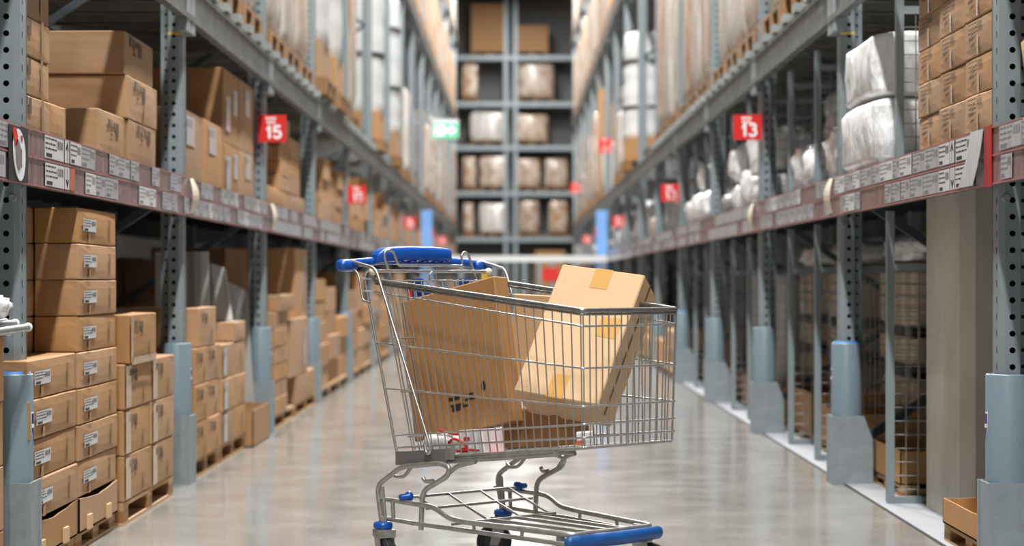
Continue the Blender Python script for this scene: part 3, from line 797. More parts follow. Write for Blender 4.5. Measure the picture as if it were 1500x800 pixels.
# wrapped pallets on the rack behind
g = 'beige wrapped loads deep in the right rack'
for q, (y0, y1, x0) in enumerate([(10.55, 11.55, 2.27), (12.5, 13.5, 2.27), (14.0, 14.8, 2.27)]):
    zz = [(.0, .44), (.50, .68), (.72, 1.10)]
    for i, (za, zb) in enumerate(zz):
        b = blob((.40, y1 - y0, zb - za), 40 + q * 3 + i, .03, 9, freq=2.5); o = b.build('wrapped_load', 'wrap_beige', None, (x0 + .20, (y0 + y1) / 2, za + (.004 if i == 0 else 0)))
        tag(o, f'beige film-wrapped load, {ORD[i]} of stack, {NTH[q]} deep inside the right rack', 'wrapped load', g)
    bundle(x0, x0 + .42, y0, y1, 1.102, 1.27, f'clear crumpled film heaped on {NTH[q]} wrapped stack deep in right rack', 'crumpled film deep in the right rack', amp=.18, power=3.5, seed=150 + q, cat='plastic wrap', name='plastic_wrapping', freq=4)
    for i, za in enumerate((.44, .68)):
        b = MB(); b.box(x0, x0 + .4, y0, y1, za + .001, za + (.059 if i == 0 else .039)); o = b.build('black_slip_pallet', 'strap_black')
        tag(o, f'black slip pallet, {["lower", "upper"][i]}, {NTH[q]} wrapped stack deep inside the right rack', 'pallet', 'black slip pallets')

for s in (-1, 1):  # rear stock added so the view through the racks stays dark
    for k in range(0, 5):
        for j in range(2):
            y0 = Yp(k) + .15 + j * 1.4; rd = random.Random(70 + k * 4 + j + s); h = rd.uniform(.8, 1.25)
            carton(s, s * 2.86, .9, y0, y0 + 1.3, 0.0, h, f'large dim carton, {NTH[j]} one deep behind the {SIDE[s]} rack after the {NTH[k]} post', f'large cartons deep behind the {SIDE[s]} rack', m='card_shaded', soft=False)
# ------------------------------------------------------------------ bulk stock in the farther bays
def fill_floor(s, k):
    rd = random.Random(500 + k * 2 + (s > 0)); y = Yp(k) + .2; n = 0
    slots = 3 if k < 8 else 2; w = (BAY - .25) / slots
    for j in range(slots):
        y0 = y + j * w; y1 = y0 + w - .04
        if s > 0 and k < 4: continue
        h = rd.uniform(.5, 1.05) if s < 0 else rd.uniform(.15, .5); nl = max(1, int(h / (.17 if k < 6 else .3)))
        pallet(s, X(s, 1.60), .9, y0, y1, f'wooden pallet, {NTH[j]} on the floor after the {NTH[k]} {SIDE[s]} post', .09, parts=False, group=f'far floor pallets on the {SIDE[s]}')
        for i in range(nl):
            carton(s, X(s, 1.585) + s * rd.uniform(0, .05), .6, y0 + rd.uniform(0, .05), y1 - rd.uniform(0, .05), .0915 + i * h / nl, .0915 + (i + 1) * h / nl,
                   f'brown carton, {ORD[i]} layer, {NTH[j]} floor pallet after the {NTH[k]} {SIDE[s]} post', f'far floor cartons on the {SIDE[s]}', soft=False)
def fill_mid(s, k):
    rd = random.Random(900 + k * 2 + (s > 0)); y = Yp(k) + .2; slots = 4 if k < 8 else 2; w = (BAY - .25) / slots
    for j in range(slots):
        y0 = y + j * w; y1 = y0 + w - .05
        if s < 0:
            h = rd.uniform(.25, .68); nl = max(1, int(h / (.15 if k < 6 else .3)))
            for i in range(nl):
                carton(s, X(s, 1.62) + s * rd.uniform(0, .05), .5, y0 + rd.uniform(0, .06), y1 - rd.uniform(0, .06), Z0 + i * h / nl, Z0 + (i + 1) * h / nl,
                       f'brown carton, {ORD[i]} layer, {NTH[j]} stack on shelf after the {NTH[k]} {SIDE[s]} post', f'far shelf cartons on the {SIDE[s]}', soft=False)
        else:
            h = rd.uniform(.2, .6)
            bundle(1.6 + rd.uniform(0, .08), 2.2, y0, y1, Z0, Z0 + h, f'pale wrapped bundle, {NTH[j]} on the shelf after the {NTH[k]} right post', 'far wrapped bundles on the right shelf',
                   m=rd.choice(['white_film', 'film_grey', 'wrap']), seed=300 + k * 7 + j, amp=.1, power=4)
for k in range(3, NP - 1):
    fill_floor(-1, k)
    if k != 10: fill_floor(1, k)
    fill_mid(-1, k)
    if k > 4: fill_mid(1, k)

# ------------------------------------------------------------------ pallet loads on the beams above
PL = {}
def load_pallet(parent):
    if 'p' not in PL:
        b = MB(); dep, dy, h = 1.1, .84, .14
        for i in range(6): xx = -dep / 2 + (dep - .12) * i / 5; b.box(xx, xx + .12, -dy / 2, dy / 2, h - .022, h)
        for i in range(3):
            for j in range(3):
                xx = -dep / 2 + (dep - .12) * i / 2; yy = -dy / 2 + (dy - .12) * j / 2; b.box(xx, xx + .12, yy, yy + .12, .02, h - .022)
        for j in range(3): yy = -dy / 2 + (dy - .12) * j / 2; b.box(-dep / 2, dep / 2, yy, yy + .12, 0, .02)
        PL['p'] = b.mesh('pallet', 'wood_dark')
    return link('pallet', PL['p'], parent)
LM = {}
def load_mesh(kind, h, var):
    key = (kind, round(h, 1), var)
    if key in LM: return LM[key]
    h = round(h, 1); b = MB()
    if kind in ('wrap', 'wrap_brown', 'wrap_beige', 'wrap_patch'):
        q = blob((1.06, .82, h), 60 + var, .035, 11, nu=32, nv=16, freq=2.4); q.v = [(x, y, z + .14) for x, y, z in q.v]
        LM[key] = (q.mesh('wrapped_load', kind), []); return LM[key]
    if kind == 'roll':
        b.lathe([(.001, .14)] + [(.37 + .008 * math.sin(i * 2.1 + var), .45 + (h - .45) * i / 14) for i in range(15)] + [(.34, h + .14), (.001, h + .14)], (-.15, 0, 0), 26)
        st = []
        for f in (.42, .78):
            z = .14 + h * f; c = MB(); c.lathe([(.37, -.022), (.388, -.022), (.388, .022), (.37, .022)], (-.15, 0, z), 26); st.append(c.mesh('strap', 'strap_black'))
        c = MB(); c.box(-.5, .5, -.4, .4, .14, .46); bs = c.mesh('base_carton', 'card')
        LM[key] = (b.mesh('white_roll', 'white_roll'), st + [bs]); return LM[key]
    if kind == 'cartons':
        rd = random.Random(var); z = .14
        while z < h + .1:
            dz = rd.uniform(.22, .34)
            b.box(-.53, 0, -.41, 0, z, z + dz - .006); b.box(0.005, .53, -.41, 0, z, z + dz - .006)
            b.box(-.53, 0, .005, .41, z, z + dz - .006); b.box(0.005, .53, .005, .41, z, z + dz - .006); z += dz
        LM[key] = (b.mesh('carton_load', 'card'), []); return LM[key]
def load(s, y, z, kind, h, label, group, var=0, d=1.60, rz=0):
    me, kids = load_mesh(kind, h, var)
    o = link({'roll': 'roll_load', 'cartons': 'carton_load'}.get(kind, 'wrapped_load'), me, None, (X(s, d + .55), y, z), (0 if s > 0 else PI) + rz)
    for q in kids: link(q.name.split('.')[0], q, o)
    load_pallet(o); tag(o, label, 'pallet load', group); return o
KD = {'roll': 'white strapped roll load', 'wrap': 'milky film-wrapped pallet load', 'wrap_brown': 'brown film-wrapped pallet load', 'cartons': 'stacked carton pallet load', 'wrap_patch': 'patchy film-wrapped pallet load'}
def loads(s, k, lvl, kinds, hs):
    zz = {'upper': Z_UPD, 'high': Z_HID, 'top': Z_TPD}[lvl]
    for j, (kd, h) in enumerate(zip(kinds, hs)):
        if not kd: continue
        load(s, Yp(k) + .62 + j * .92, zz, kd, h, f'{KD[kd]}, {NTH[j]} on the {lvl} beam after the {NTH[k]} {SIDE[s]} post',
             f'pallet loads on the {lvl} beams, {SIDE[s]}', var=(k * 3 + j) % 4)
W, B, R, C, Q_ = 'wrap', 'wrap_brown', 'roll', 'cartons', 'wrap_patch'
def ulist(s, lst):
    for i, (y, kd, h) in enumerate(lst):
        load(s, y, Z_UPD, kd, h, d=1.52 if kd == R else 1.60, label=f'{KD[kd]}, {NTH[i]} from the front on the upper beam, {SIDE[s]} rack', group=f'pallet loads on the upper beams, {SIDE[s]}', var=i % 4)
ulist(-1, [(9.6, B, 1.9), (10.5, W, 1.8), (11.4, W, 1.9), (12.6, W, 1.8), (13.48, W, 1.7), (14.36, B, 2.0), (15.48, R, 2.4), (16.7, R, 2.4), (18.75, B, 2.3), (22.0, R, 2.4), (25.0, R, 2.2),
           (26.3, B, 1.4), (28.6, W, 1.3), (30.4, B, 1.2)])
ulist(1, [(9.6, W, 1.9), (10.5, B, 1.8), (11.4, W, 1.9), (12.6, B, 2.1), (13.48, W, 2.2), (14.36, W, 2.2), (15.6, B, 2.3), (16.5, W, 2.3), (17.4, B, 2.3), (18.6, W, 2.3), (19.6, W, 2.2), (20.45, B, 2.2),
          (26.0, R, 1.8), (27.45, W, 1.3), (29.3, W, 1.0)])
for s in (-1, 1):
    rd = random.Random(40 + s)
    for k in range(7, NP - 1):
        if k > 8: loads(s, k, 'upper', [rd.choice([W, W, B, R, B, C, None]) for _ in range(3)], [rd.uniform(.9, 2.0) for _ in range(3)])
        loads(s, k, 'high', [rd.choice([W, Q_, Q_, B, C]) for _ in range(3)], [rd.uniform(1.0, 1.8) for _ in range(3)])
        if k >= 10: loads(s, k, 'top', [rd.choice([W, Q_, Q_, C]) for _ in range(3)], [rd.uniform(1.2, 1.7) for _ in range(3)])

# ------------------------------------------------------------------ back rack across the end of the aisle
YB = 57.0
def xb_(px): return (px - 755) * YB / FPX
def zb_(py): return 1 - (py - 410) * YB / FPX
br = tag(empty('back_rack', (0, YB, 0)), 'grey pallet rack standing across the far end of the aisle', 'rack')
for px in (540, 640, 741, 755, 850, 950):
    b = MB(); x = xb_(px); b.box(x - .06, x + .06, 0, .12, 0, 9.9); b.build('upright', 'shoe', br)
    b = MB(); b.box(x - .05, x + .05, 1.1, 1.2, 0, 9.9); b.build('upright', 'steel_dark', br)
BZ = [zb_(y) for y in (350, 283, 216, 152, 84)]
for i, z in enumerate(BZ):
    for y in (-.04, 1.2):
        b = MB(); b.box(xb_(540), xb_(950), y, y + .05, z - .09, z + .05); b.build('beam', 'shoe', br)
    b = MB(); b.box(xb_(540), xb_(950), .02, 1.2, z + .035, z + .05); b.build('deck', 'steel_dark', br)
b = MB(); b.box(xb_(540), xb_(950), 1.45, 1.5, 0, 9.9); b.build('rear_panel', 'wall_dark', br)
items = [(4, 690, 743, 5, C), (4, 755, 803, 37, C), (3, 676, 700, 92, B), (3, 757, 812, 92, W), (2, 688, 740, 163, W), (2, 754, 803, 167, W),
         (1, 677, 698, 229, W), (1, 702, 744, 228, W), (1, 755, 792, 232, W), (1, 798, 832, 232, B), (0, 678, 694, 297, W), (0, 702, 742, 297, W),
         (0, 760, 790, 293, W), (0, 804, 832, 293, W)]
for i, (lv, xa_, xb2, yt, kd) in enumerate(items):
    x0, x1 = xb_(xa_), xb_(xb2); zs = BZ[lv] + .052; zt = zb_(yt); hh = zt - zs - .14
    q = MB()
    if kd == C: q.box(-(x1 - x0) / 2, (x1 - x0) / 2, -.45, .45, .14, .14 + hh)
    else:
        q = blob((x1 - x0, .9, hh), 80 + i, .04, 9); q.v = [(a, c, e + .14) for a, c, e in q.v]
    o = q.build('wrapped_load' if kd != C else 'carton_load', ('wrap_patch' if i not in (4, 11) else 'wrap') if kd != C else 'card', None, ((x0 + x1) / 2, YB + .5, zs))
    b = MB(); w = (x1 - x0) / 2
    b.box(-w, w, -.45, .45, .11, .138)
    for xx in (-w, -.05, w - .1): b.box(xx, xx + .1, -.45, .45, 0, .11)
    b.build('pallet', 'wood_dark', o)
    n = sum(1 for t in items[:i] if t[0] == lv)
    tag(o, f'{"brown carton" if kd == C else "film-wrapped"} load, {NTH[n]} from left on the {["lowest", "second", "third", "fourth", "top"][lv]} shelf of the end rack', 'pallet load', 'loads on the end rack')
carton(1, .62, .9, 56.6, 57.4, .0, 1.9, 'brown carton standing on the floor before the end rack', None, soft=False)

# ------------------------------------------------------------------ barrier, blue columns, exit sign
YG = 30.6
r = tag(empty('barrier', (0, YG, 0)), 'white horizontal barrier rail across the far aisle behind the cart', 'barrier')
b = MB(); b.box(-1.5, 1.53, -.03, .03, 1.30, 1.40); b.build('rail', 'white_rail', r)
for x in (-1.45, -.9, -.35, .15, .40, .62, 1.0, 1.45):
    b = MB(); b.box(x - .035, x + .035, -.025, .025, 0, 1.3); b.build('post', 'steel_paint', r)
b = MB(); b.box(.44, .72, -.06, -.035, .98, 1.2); b.build('red_sign_board', 'red_sign', r)
for s in (-1, 1):
    b = MB(); x = X(s, 1.46); b.box(x - .09, x + .09, YG + .1, YG + .28, 0, 2.16)
    o = b.build('blue_column', 'blue_column'); tag(o, f'pale blue column at the {SIDE[s]} end of the far barrier', 'column', 'pale blue columns')
r = tag(empty('exit_sign', (0, 27.8, 0)), 'lit green and white emergency exit sign hung high on the left', 'exit sign')
b = MB(); b.box(-1.24, -.86, 0, .08, 3.14, 3.42); b.build('housing', 'white_rail', r)
b = MB(); b.box(-1.23, -.87, -.006, 0, 3.15, 3.36); b.build('green_panel', 'exit_green', r)
b = MB(); b.box(-1.20, -1.07, -.012, -.006, 3.19, 3.32)
b.prism([(-1.04, 3.23), (-.98, 3.23), (-.98, 3.18), (-.90, 3.255), (-.98, 3.33), (-.98, 3.28), (-1.04, 3.28)], 1, -.012, -.006); b.build('pictogram', 'exit_white', r)
b = MB(); b.box(-1.62, -1.24, .03, .05, 3.36, 3.40); b.build('bracket_arm', 'steel_paint', r)

# ------------------------------------------------------------------ red section signs
def arc(cx, cz, rx, rz, a0, a1, n=10):
    return [(cx + rx * math.cos(math.radians(a0 + (a1 - a0) * i / n)), cz + rz * math.sin(math.radians(a0 + (a1 - a0) * i / n))) for i in range(n + 1)]
GLYPH = {'1': [[(.10, .62), (.30, .86)], [(.30, .98), (.30, .0)]],
         '5': [[(.62, .90), (.18, .90)], [(.18, .97), (.14, .48)], [(.14, .52)] + arc(.36, .32, .26, .26, 128, -150, 14)],
         '3': [arc(.36, .72, .22, .20, 150, -85, 10), arc(.36, .29, .26, .24, 88, -150, 12)]}
def text_mesh(txt, h, w=.19):
    b = MB(); x0 = -.36 * h * len(txt) * .5 - .06 * h
    for ch in txt:
        for line in GLYPH[ch]:
            pts = [Vector((x0 + px * h * .95, pz * h, 0)) for px, pz in line]
            for p, q in zip(pts, pts[1:]):
                d = (q - p).normalized() * w * h * .18 if len(pts) > 2 else Vector((0, 0, 0))
                b.bar(p - d, q + d, w * h, .002)
        x0 += .50 * h if ch == '1' else .7 * h
    return b.mesh('numerals', 'sign_white')
TM = {'15': text_mesh('15', .088), '13': text_mesh('13', .088)}
def section_sign(x0, x1, y, z0, z1, txt, label):
    b = MB(); b.box(x0, x1, -.003, .003, z0, z1)
    o = b.build('section_sign', 'red_sign', None, (0, y, 0)); tag(o, label, 'sign', 'red section signs')
    d = link('numerals', TM[txt], o, ((x0 + x1) / 2 - .005, -.0045, z0 + .022)); d.rotation_euler = (PI / 2, 0, 0)
    b = MB(); cx = (x0 + x1) / 2 - .005; rd = random.Random(3)
    for zi, (zz, w) in enumerate(((z1 - .030, .068), (z1 - .055, .058))):
        xx = cx - w / 2
        for i in range(4): b.box(xx + i * w / 4, xx + (i + .72) * w / 4, -.0045, -.003, zz, zz + .016)
    b.build('small_wording', 'sign_white', o)
section_sign(-1.663, -1.483, Yp(2) - .05, 1.891, 2.066, '15', 'red sign 15 on the third left post, the largest on the left')
section_sign(1.409, 1.593, Yp(2) - .05, 1.905, 2.068, '13', 'red sign 13 on the third right post, the largest on the right')
for i, k in enumerate((4, 7, 9, 11)):
    section_sign(-1.625, -1.45, Yp(k) - .05, 1.74, 1.915, '15', f'{["nearer small", "second", "third", "farthest"][i]} distant red sign 15 along the left rack')
    section_sign(1.41, 1.585, Yp(k) - .05, 1.76, 1.93, '13', f'{["nearer small", "second", "third", "farthest"][i]} distant red sign 13 along the right rack')
for i, (k, z) in enumerate(((8, 3.05), (13, 3.1))):
    section_sign(1.34, 1.55, Yp(k) - .05, z, z + .24, '13', f'{["nearer", "farther"][i]} raised red sign above the right upper beam')

# ------------------------------------------------------------------ tags on the label strips at the posts
def oval(b, cy, cz, ry, rz, x, s, mi, tilt=0, n=20, th=.002, bulge=.0):
    pts = []
    for j in range(n):
        a = 2 * PI * j / n; y, z = ry * math.cos(a), rz * math.sin(a) * (1 - .12 * math.cos(a))
        pts.append((cy + y * math.cos(tilt) - z * math.sin(tilt), cz + y * math.sin(tilt) + z * math.cos(tilt)))
    b.prism(pts, 0, x, x - s * th, mi)
s = -1; x = X(s, D_BEAM)
b = MB(); b.box(x + .006, x + .009, 5.775, 6.0, 1.315, 1.49)
o = b.build('post_tag', 'hole_dark'); tag(o, 'dark card with white and red oval on shelf edge at first left post', 'tag', 'post tags on the shelf edges')
b = MB(); oval(b, 5.89, 1.402, .068, .086, x + .0095, s, 0, .45); b.build('white_oval', 'white_print', o)
b = MB(); oval(b, 5.835, 1.455, .022, .030, x + .0118, s, 0, .4); b.build('red_mark', 'red_sign', o)
b = MB(); oval(b, 5.87, 1.400, .030, .050, x + .0118, s, 0, .3); b.build('grey_field', 'ink_grey', o)
b = MB(); b.box(x + .0118, x + .0128, 5.90, 5.92, 1.445, 1.462); b.box(x + .0118, x + .0128, 5.905, 5.911, 1.36, 1.42); b.build('red_script', 'red_dull', o)
for s, k, nm in ((-1, 1, 'second left'), (1, 1, 'second right'), (-1, 2, 'third left'), (1, 2, 'third right')):
    x = X(s, D_BEAM); b = MB(); n = 8; rings = []
    for j in range(n + 1):
        t = j / n; z = 1.325 + .17 * t; w = .05 * math.sin(PI * (t * .9 + .05)) + .004; off = .006 + .022 * math.sin(PI * t)
        rings.append([(x - s * off, Yp(k) + .02 - w, z), (x - s * (off + .002), Yp(k) + .02 - w, z), (x - s * (off + .012), Yp(k) + .02 + w, z), (x - s * (off + .010), Yp(k) + .02 + w, z)])
    b.loft(rings, smooth=False); o = b.build('post_tag', 'cream'); tag(o, f'cream curved leaf tag on shelf edge at the {nm} post', 'tag', 'post tags on the shelf edges')
s = 1; x = X(s, D_BEAM); b = MB(); rings = []
for j in range(9):
    t = j / 8; z = 1.315 + .185 * t; sh = .06 * (1 - t) ** 2; off = .006 + .02 * (1 - t)
    rings.append([(x - s * off, 6.10 + sh, z), (x - s * (off + .002), 6.10 + sh, z), (x - s * (off + .004), 6.26 + sh * 1.6, z), (x - s * (off + .002), 6.26 + sh * 1.6, z)])
b.loft(rings, smooth=False); o = b.build('post_tag', 'paper_grey'); tag(o, 'white curled flap over the shelf edge at first right post', 'tag', 'post tags on the shelf edges')
b = MB(); b.box(x - .004, x - .008, 6.0, 6.085, 1.305, 1.505); o = b.build('red_strip', 'red_dull'); tag(o, 'plain red strip beside the white flap at first right post', 'strip')

# ------------------------------------------------------------------ shopping cart
CO = Vector((-.247, 6.438, 0)); CA = math.radians(50.03)
cart = tag(empty('shopping_cart', CO, -CA), 'chrome wire shopping cart with blue handle standing in the aisle', 'shopping cart')
def Lp(a, c, t): return a + (c - a) * t
def vtop(u): return Lp(.258, .203, (u + .07) / 1.01)
def vbot(u): return Lp(.235, .190, u / .935)
def vat(u, z): t = (z - .40) / .6; return vbot(u) + (vtop(u) - vbot(u)) * max(0, min(1, t))
def uc(z): return -.119 + (1.007 - z) * .2786        # rear corner wire
rows = [(.958, .858), (.784, .731), (.630, .615), (.463, .562), (.421, .522)]
def rowz(r, u): return Lp(r[0], r[1], (u + .05) / 1.0)
def rimz(u): return Lp(.998, .906, (u + .05) / 1.0)
def botz(u): return Lp(.392, .490, (u - .05) / .89)
UF = .942
# rim
b = MB(); P = []
for sg in (-1, 1):
    q = [(u, sg * vtop(u), rimz(u)) for u in (-.055, .2, .45, .7, UF)]
    P += q if sg < 0 else q[::-1]
b.tube(P, .0075, 10, bend=.02); b.tube([(p[0], p[1], p[2] - .012) for p in P], .004, 8, bend=.02); b.build('rim', 'rim_steel', cart)
# horizontal wires that run round both sides and the front
for r in rows:
    b = MB(); P = []
    for sg in (-1, 1):
        u0 = uc(r[0]); q = [(u, sg * (vat(u, rowz(r, u)) + .003), rowz(r, u)) for u in (u0, .3, .6, UF)]
        P += q if sg < 0 else q[::-1]
    b.tube(P, .0032, 8, bend=.015); b.build('basket_wire', 'chrome', cart)
b = MB(); P = []
for sg in (-1, 1):
    q = [(u, sg * vbot(u), botz(u)) for u in (.06, .3, .6, .935)]
    P += q if sg < 0 else q[::-1]
b.tube(P, .0045, 8, bend=.02); b.build('bottom_wire', 'zinc', cart)
# upright wires
for sg, nm in ((-1, 'side_panel'), (1, 'side_panel')):
    b = MB()
    for i in range(24):
        ut = -.02 + .0415 * i; ub = .935 - .8386 * (UF - ut)
        b.tube([(ut, sg * vtop(ut), rimz(ut)), (ub, sg * vbot(ub), botz(ub))], .0022, 6)
    b.build(nm, 'chrome', cart)
b = MB()
for i in range(16):
    f = -1 + 2 * i / 15
    b.tube([(UF, f * .200, rimz(UF)), (.935, f * .187, botz(.935))], .0022, 6)
b.build('front_panel', 'chrome', cart)
b = MB()
for i in range(13):
    f = -1 + 2 * i / 12
    b.tube([(.07, f * .228, botz(.07)), (.935, f * .185, botz(.935))], .0024, 6)
for u in (.1, .25, .4, .55, .7, .85): b.tube([(u, -vbot(u), botz(u) - .004), (u, vbot(u), botz(u) - .004)], .003, 6)
b.build('floor_grid', 'chrome', cart)
# rear gate
b = MB()
for i in range(15):
    v = -.215 + .43 * i / 14
    b.tube([(-.055, v, .997), (-.04, v, .94), (.10, v * .95, .425)], .0024, 6, bend=.02)
for z in (.997, .80, .62, .47):
    u = -.055 + (.997 - z) * .27; b.tube([(u, -.225, z), (u, .225, z)], .003, 6)
b.tube([(-.06, -.02, 1.0), (-.06, -.022, 1.02), (-.06, -.006, 1.03), (-.06, .010, 1.02), (-.06, .008, 1.0)], .003, 6, bend=.01)
b.build('rear_gate', 'chrome', cart)
# hinge rod and knobs
b = MB(); b.tube([(-.075, -.255, 1.030), (-.075, .255, 1.030)], .0055, 10); b.build('hinge_rod', 'chrome', cart)
for sg in (-1, 1):
    b = MB(); b.sphere((-.072, sg * .256, 1.029), .014); b.build('hinge_knob', 'cream', cart)
# corner wires and handle arms
for sg in (-1, 1):
    b = MB()
    b.tube([(-.085, sg * .255, 1.036), (-.112, sg * .257, 1.030), (-.119, sg * .257, 1.000), (.045, sg * .24, .412), (.062, sg * .236, .385)], .0048, 8, bend=.02)
    b.build('corner_wire', 'chrome', cart)
    b = MB()
    b.tube([(-.160, sg * .290, 1.066), (-.024, sg * .287, 1.040), (-.004, sg * .285, 1.020), (.258, sg * .262, .455), (.262, sg * .262, .43), (.240, sg * .262, .425), (.230, sg * .262, .455)], .0055, 8, bend=.018)
    b.build('handle_arm', 'chrome', cart)
    b = MB()
    b.tube([(-.145, sg * .287, 1.036), (-.116, sg * .285, 1.02), (-.092, sg * .285, .937), (-.085, sg * .285, .928), (-.055, sg * .28, .921)], .004, 8, bend=.015)
    b.tube([(-.107, sg * .285, 1.005), (-.07, sg * .262, 1.003)], .003, 6); b.tube([(-.098, sg * .285, .962), (-.06, sg * .262, .958)], .003, 6)
    b.build('rear_hook', 'chrome', cart)
# wire bracket with two loops under the handle
b = MB()
b.tube([(-.09, -.158, .990), (-.112, -.178, 1.075), (-.114, -.176, 1.098), (-.114, -.158, 1.104), (-.114, -.138, 1.098), (-.11, -.120, 1.05), (-.11, -.09, 1.05),
        (-.11, .148, 1.05), (-.11, .166, 1.05), (-.114, .164, 1.09), (-.114, .180, 1.102), (-.114, .197, 1.09), (-.09, .218, .990)], .0045, 8, bend=.014)
b.build('seat_bracket', 'chrome', cart)
# handle
b = MB(); prof = []
sec = [(-.300, 1.056, .014), (-.22, 1.062, .0145), (-.15, 1.068, .015), (.13, 1.068, .015), (.22, 1.062, .0145), (.300, 1.055, .014)]
b.tube([(-.175, v, z) for v, z, _ in sec], .0145, 14); hd = b.build('handle', 'blue_plastic', cart)
for sg in (-1, 1):
    b = MB()
    b.loft([[(-.165 + ru * math.cos(a), sg * v, 1.05 + rz * math.sin(a)) for a in [2 * PI * j / 16 for j in range(16)]]
            for v, ru, rz in ((.262, .014, .014), (.268, .022, .021), (.31, .026, .022), (.330, .024, .020), (.336, .014, .012))][::1 if sg < 0 else -1])
    b.build('end_cap', 'blue_plastic', cart)
b = MB(); rings = []; n = 20
for v, zc, rz, ru in [(-.185, 1.072, .016, .017), (-.178, 1.078, .022, .024), (-.150, 1.086, .026, .030), (-.120, 1.089, .027, .034), (-.06, 1.092, .027, .036), (0, 1.092, .027, .037),
                      (.06, 1.091, .027, .036), (.128, 1.088, .026, .034), (.135, 1.087, .024, .032)]:
    rings.append([(-.165 + ru * math.copysign(abs(math.cos(a)) ** .6, math.cos(a)), v, zc + rz * math.copysign(abs(math.sin(a)) ** .6, math.sin(a))) for a in [2 * PI * j / n for j in range(n)]])
b.loft(rings); gp = b.build('grip_cover', 'blue_plastic', cart)
b = MB()
for v in (-.085, -.03, .025, .075, .112):
    b.lathe([(.001, -.004), (.016, -.004), (.018, .0), (.016, .006), (.001, .008)], (-.15, v, 1.062), 14)
b.build('finger_notches', 'navy', gp)
# child seat, tags
b = MB(); b.box(-.088, -.070, -.08, .17, .925, .972)
for v in (-.06, .15): b.box(-.092, -.062, v - .014, v + .014, .955, 1.004)
b.build('child_seat', 'blue_plastic', cart)
b = MB(); b.box(-.075, -.07, .225, .262, .985, 1.022); b.build('yellow_tag', 'yellow', cart)
b = MB(); b.box(-.08, -.075, -.10, -.085, .93, .97); b.build('red_tag', 'red_sign', cart)
# grey plate and lower basket rails
for sg in (-1, 1):
    b = MB(); b.prism([(.045, .372), (.045, .418), (.12, .425), (.325, .447), (.325, .398)], 1, sg * .238, sg * .246); b.build('side_plate', 'plate_grey', cart)
    b = MB(); ue = .82 if sg < 0 else .46; b.tube([(.27, sg * .215, .398), (ue, sg * .195, .398 + (ue - .27) * .118)], .008, 8); b.tube([(.30, sg * .215, .412), (ue - .01, sg * .198, .412 + (ue - .31) * .115)], .006, 8)
    b.build('basket_rail', 'zinc', cart)
b = MB(); b.box(.322, .352, -.247, -.232, .412, .450); b.build('latch', 'zinc', cart)
# chassis
for sg in (-1, 1):
    b = MB()
    b.tube([(-.005, sg * .265, .165), (-.035, sg * .265, .297), (.10, sg * .262, .372), (.30, sg * .25, .398), (.350, sg * .25, .388), (.337, sg * .25, .358), (.202, sg * .25, .298), (.194, sg * .25, .168)], .0088, 10, bend=.035)
    b.tube([(.315, sg * .25, .350), (.37, sg * .235, .394), (.44, sg * .215, .412)], .008, 8, bend=.02)
    b.build('side_tube', 'zinc', cart)
    b = MB(); b.tube([(.012, sg * .262, .17), (-.008, sg * .262, .295)], .006, 8); b.build('stiffener', 'zinc', cart); b = MB()
    b.tube([(.03, sg * .258, .345), (.055, sg * .25, .333), (.10, sg * .25, .337), (.14, sg * .25, .372)], .006, 8, bend=.015)
    b.build('bracket_loop', 'zinc', cart)
    b = MB(); b.tube([(.262, sg * .25, .337), (.225, sg * .256, .332), (.215, sg * .258, .345)], .007, 8, bend=.01); b.build('bracket_hook', 'zinc', cart)
    b = MB(); b.tube([(.012, sg * .258, .253), (.045, sg * .258, .253), (.05, sg * .258, .19)], .007, 8, bend=.012); b.build('tie_post', 'zinc', cart)
b = MB(); P = []
for sg in (-1, 1):
    q = [(-.035, sg * .255, .253), (.17, sg * .255, .253), (.262, sg * .25, .251), (.336, sg * .243, .220), (.425, sg * .237, .215), (.86, sg * .172, .214)]
    P += q if sg < 0 else q[::-1]
b.tube(P, .0085, 10, bend=.03); b.build('deck_rail', 'zinc', cart)
b = MB(); P = []
for sg in (-1, 1):
    q = [(.010, sg * .255, .188), (.176, sg * .253, .187), (.60, sg * .213, .187), (.85, sg * .186, .186)]
    P += q if sg < 0 else q[::-1]
b.tube(P, .0075, 10, bend=.02)
for sg in (-1, 1):
    for u in (.45, .66): b.tube([(u, sg * (.235 - (u - .42) * .14), .215), (u, sg * (.232 - (u - .42) * .11), .19)], .0055, 8)
b.build('lower_rail', 'zinc', cart)
for vv in (.05, .13):
    b = MB(); b.tube([(.33, -vv, .198), (.80, -vv * .8, .205), (.835, -vv * .7, .206), (.835, vv * .7, .206), (.80, vv * .8, .205), (.33, vv, .198)], .0055, 8, bend=.02); b.build('deck_bar', 'zinc', cart)
b = MB()
b.tube([(.112, -.235, .268), (.112, .235, .268)], .005, 8); b.tube([(.20, -.232, .238), (.20, .232, .238)], .005, 8); b.tube([(.33, -.225, .199), (.33, .225, .199)], .005, 8)
for v in (-.20, -.07, .07, .20): b.tube([(.112, v, .268), (.20, v, .238), (.33, v, .199)], .0045, 8)
b.build('swing_grid', 'zinc', cart)
for sg in (-1, 1):
    b = MB(); b.lathe([(.001, -.032), (.010, -.030), (.011, -.004), (.017, .0), (.017, .012), (.001, .016)][::1], (.112, sg * .245, .271), 14, axis=1)
    if sg > 0: b.v = [(x, 2 * .245 - y, z) for x, y, z in b.v]
    b.build('blue_stop', 'blue_plastic', cart)
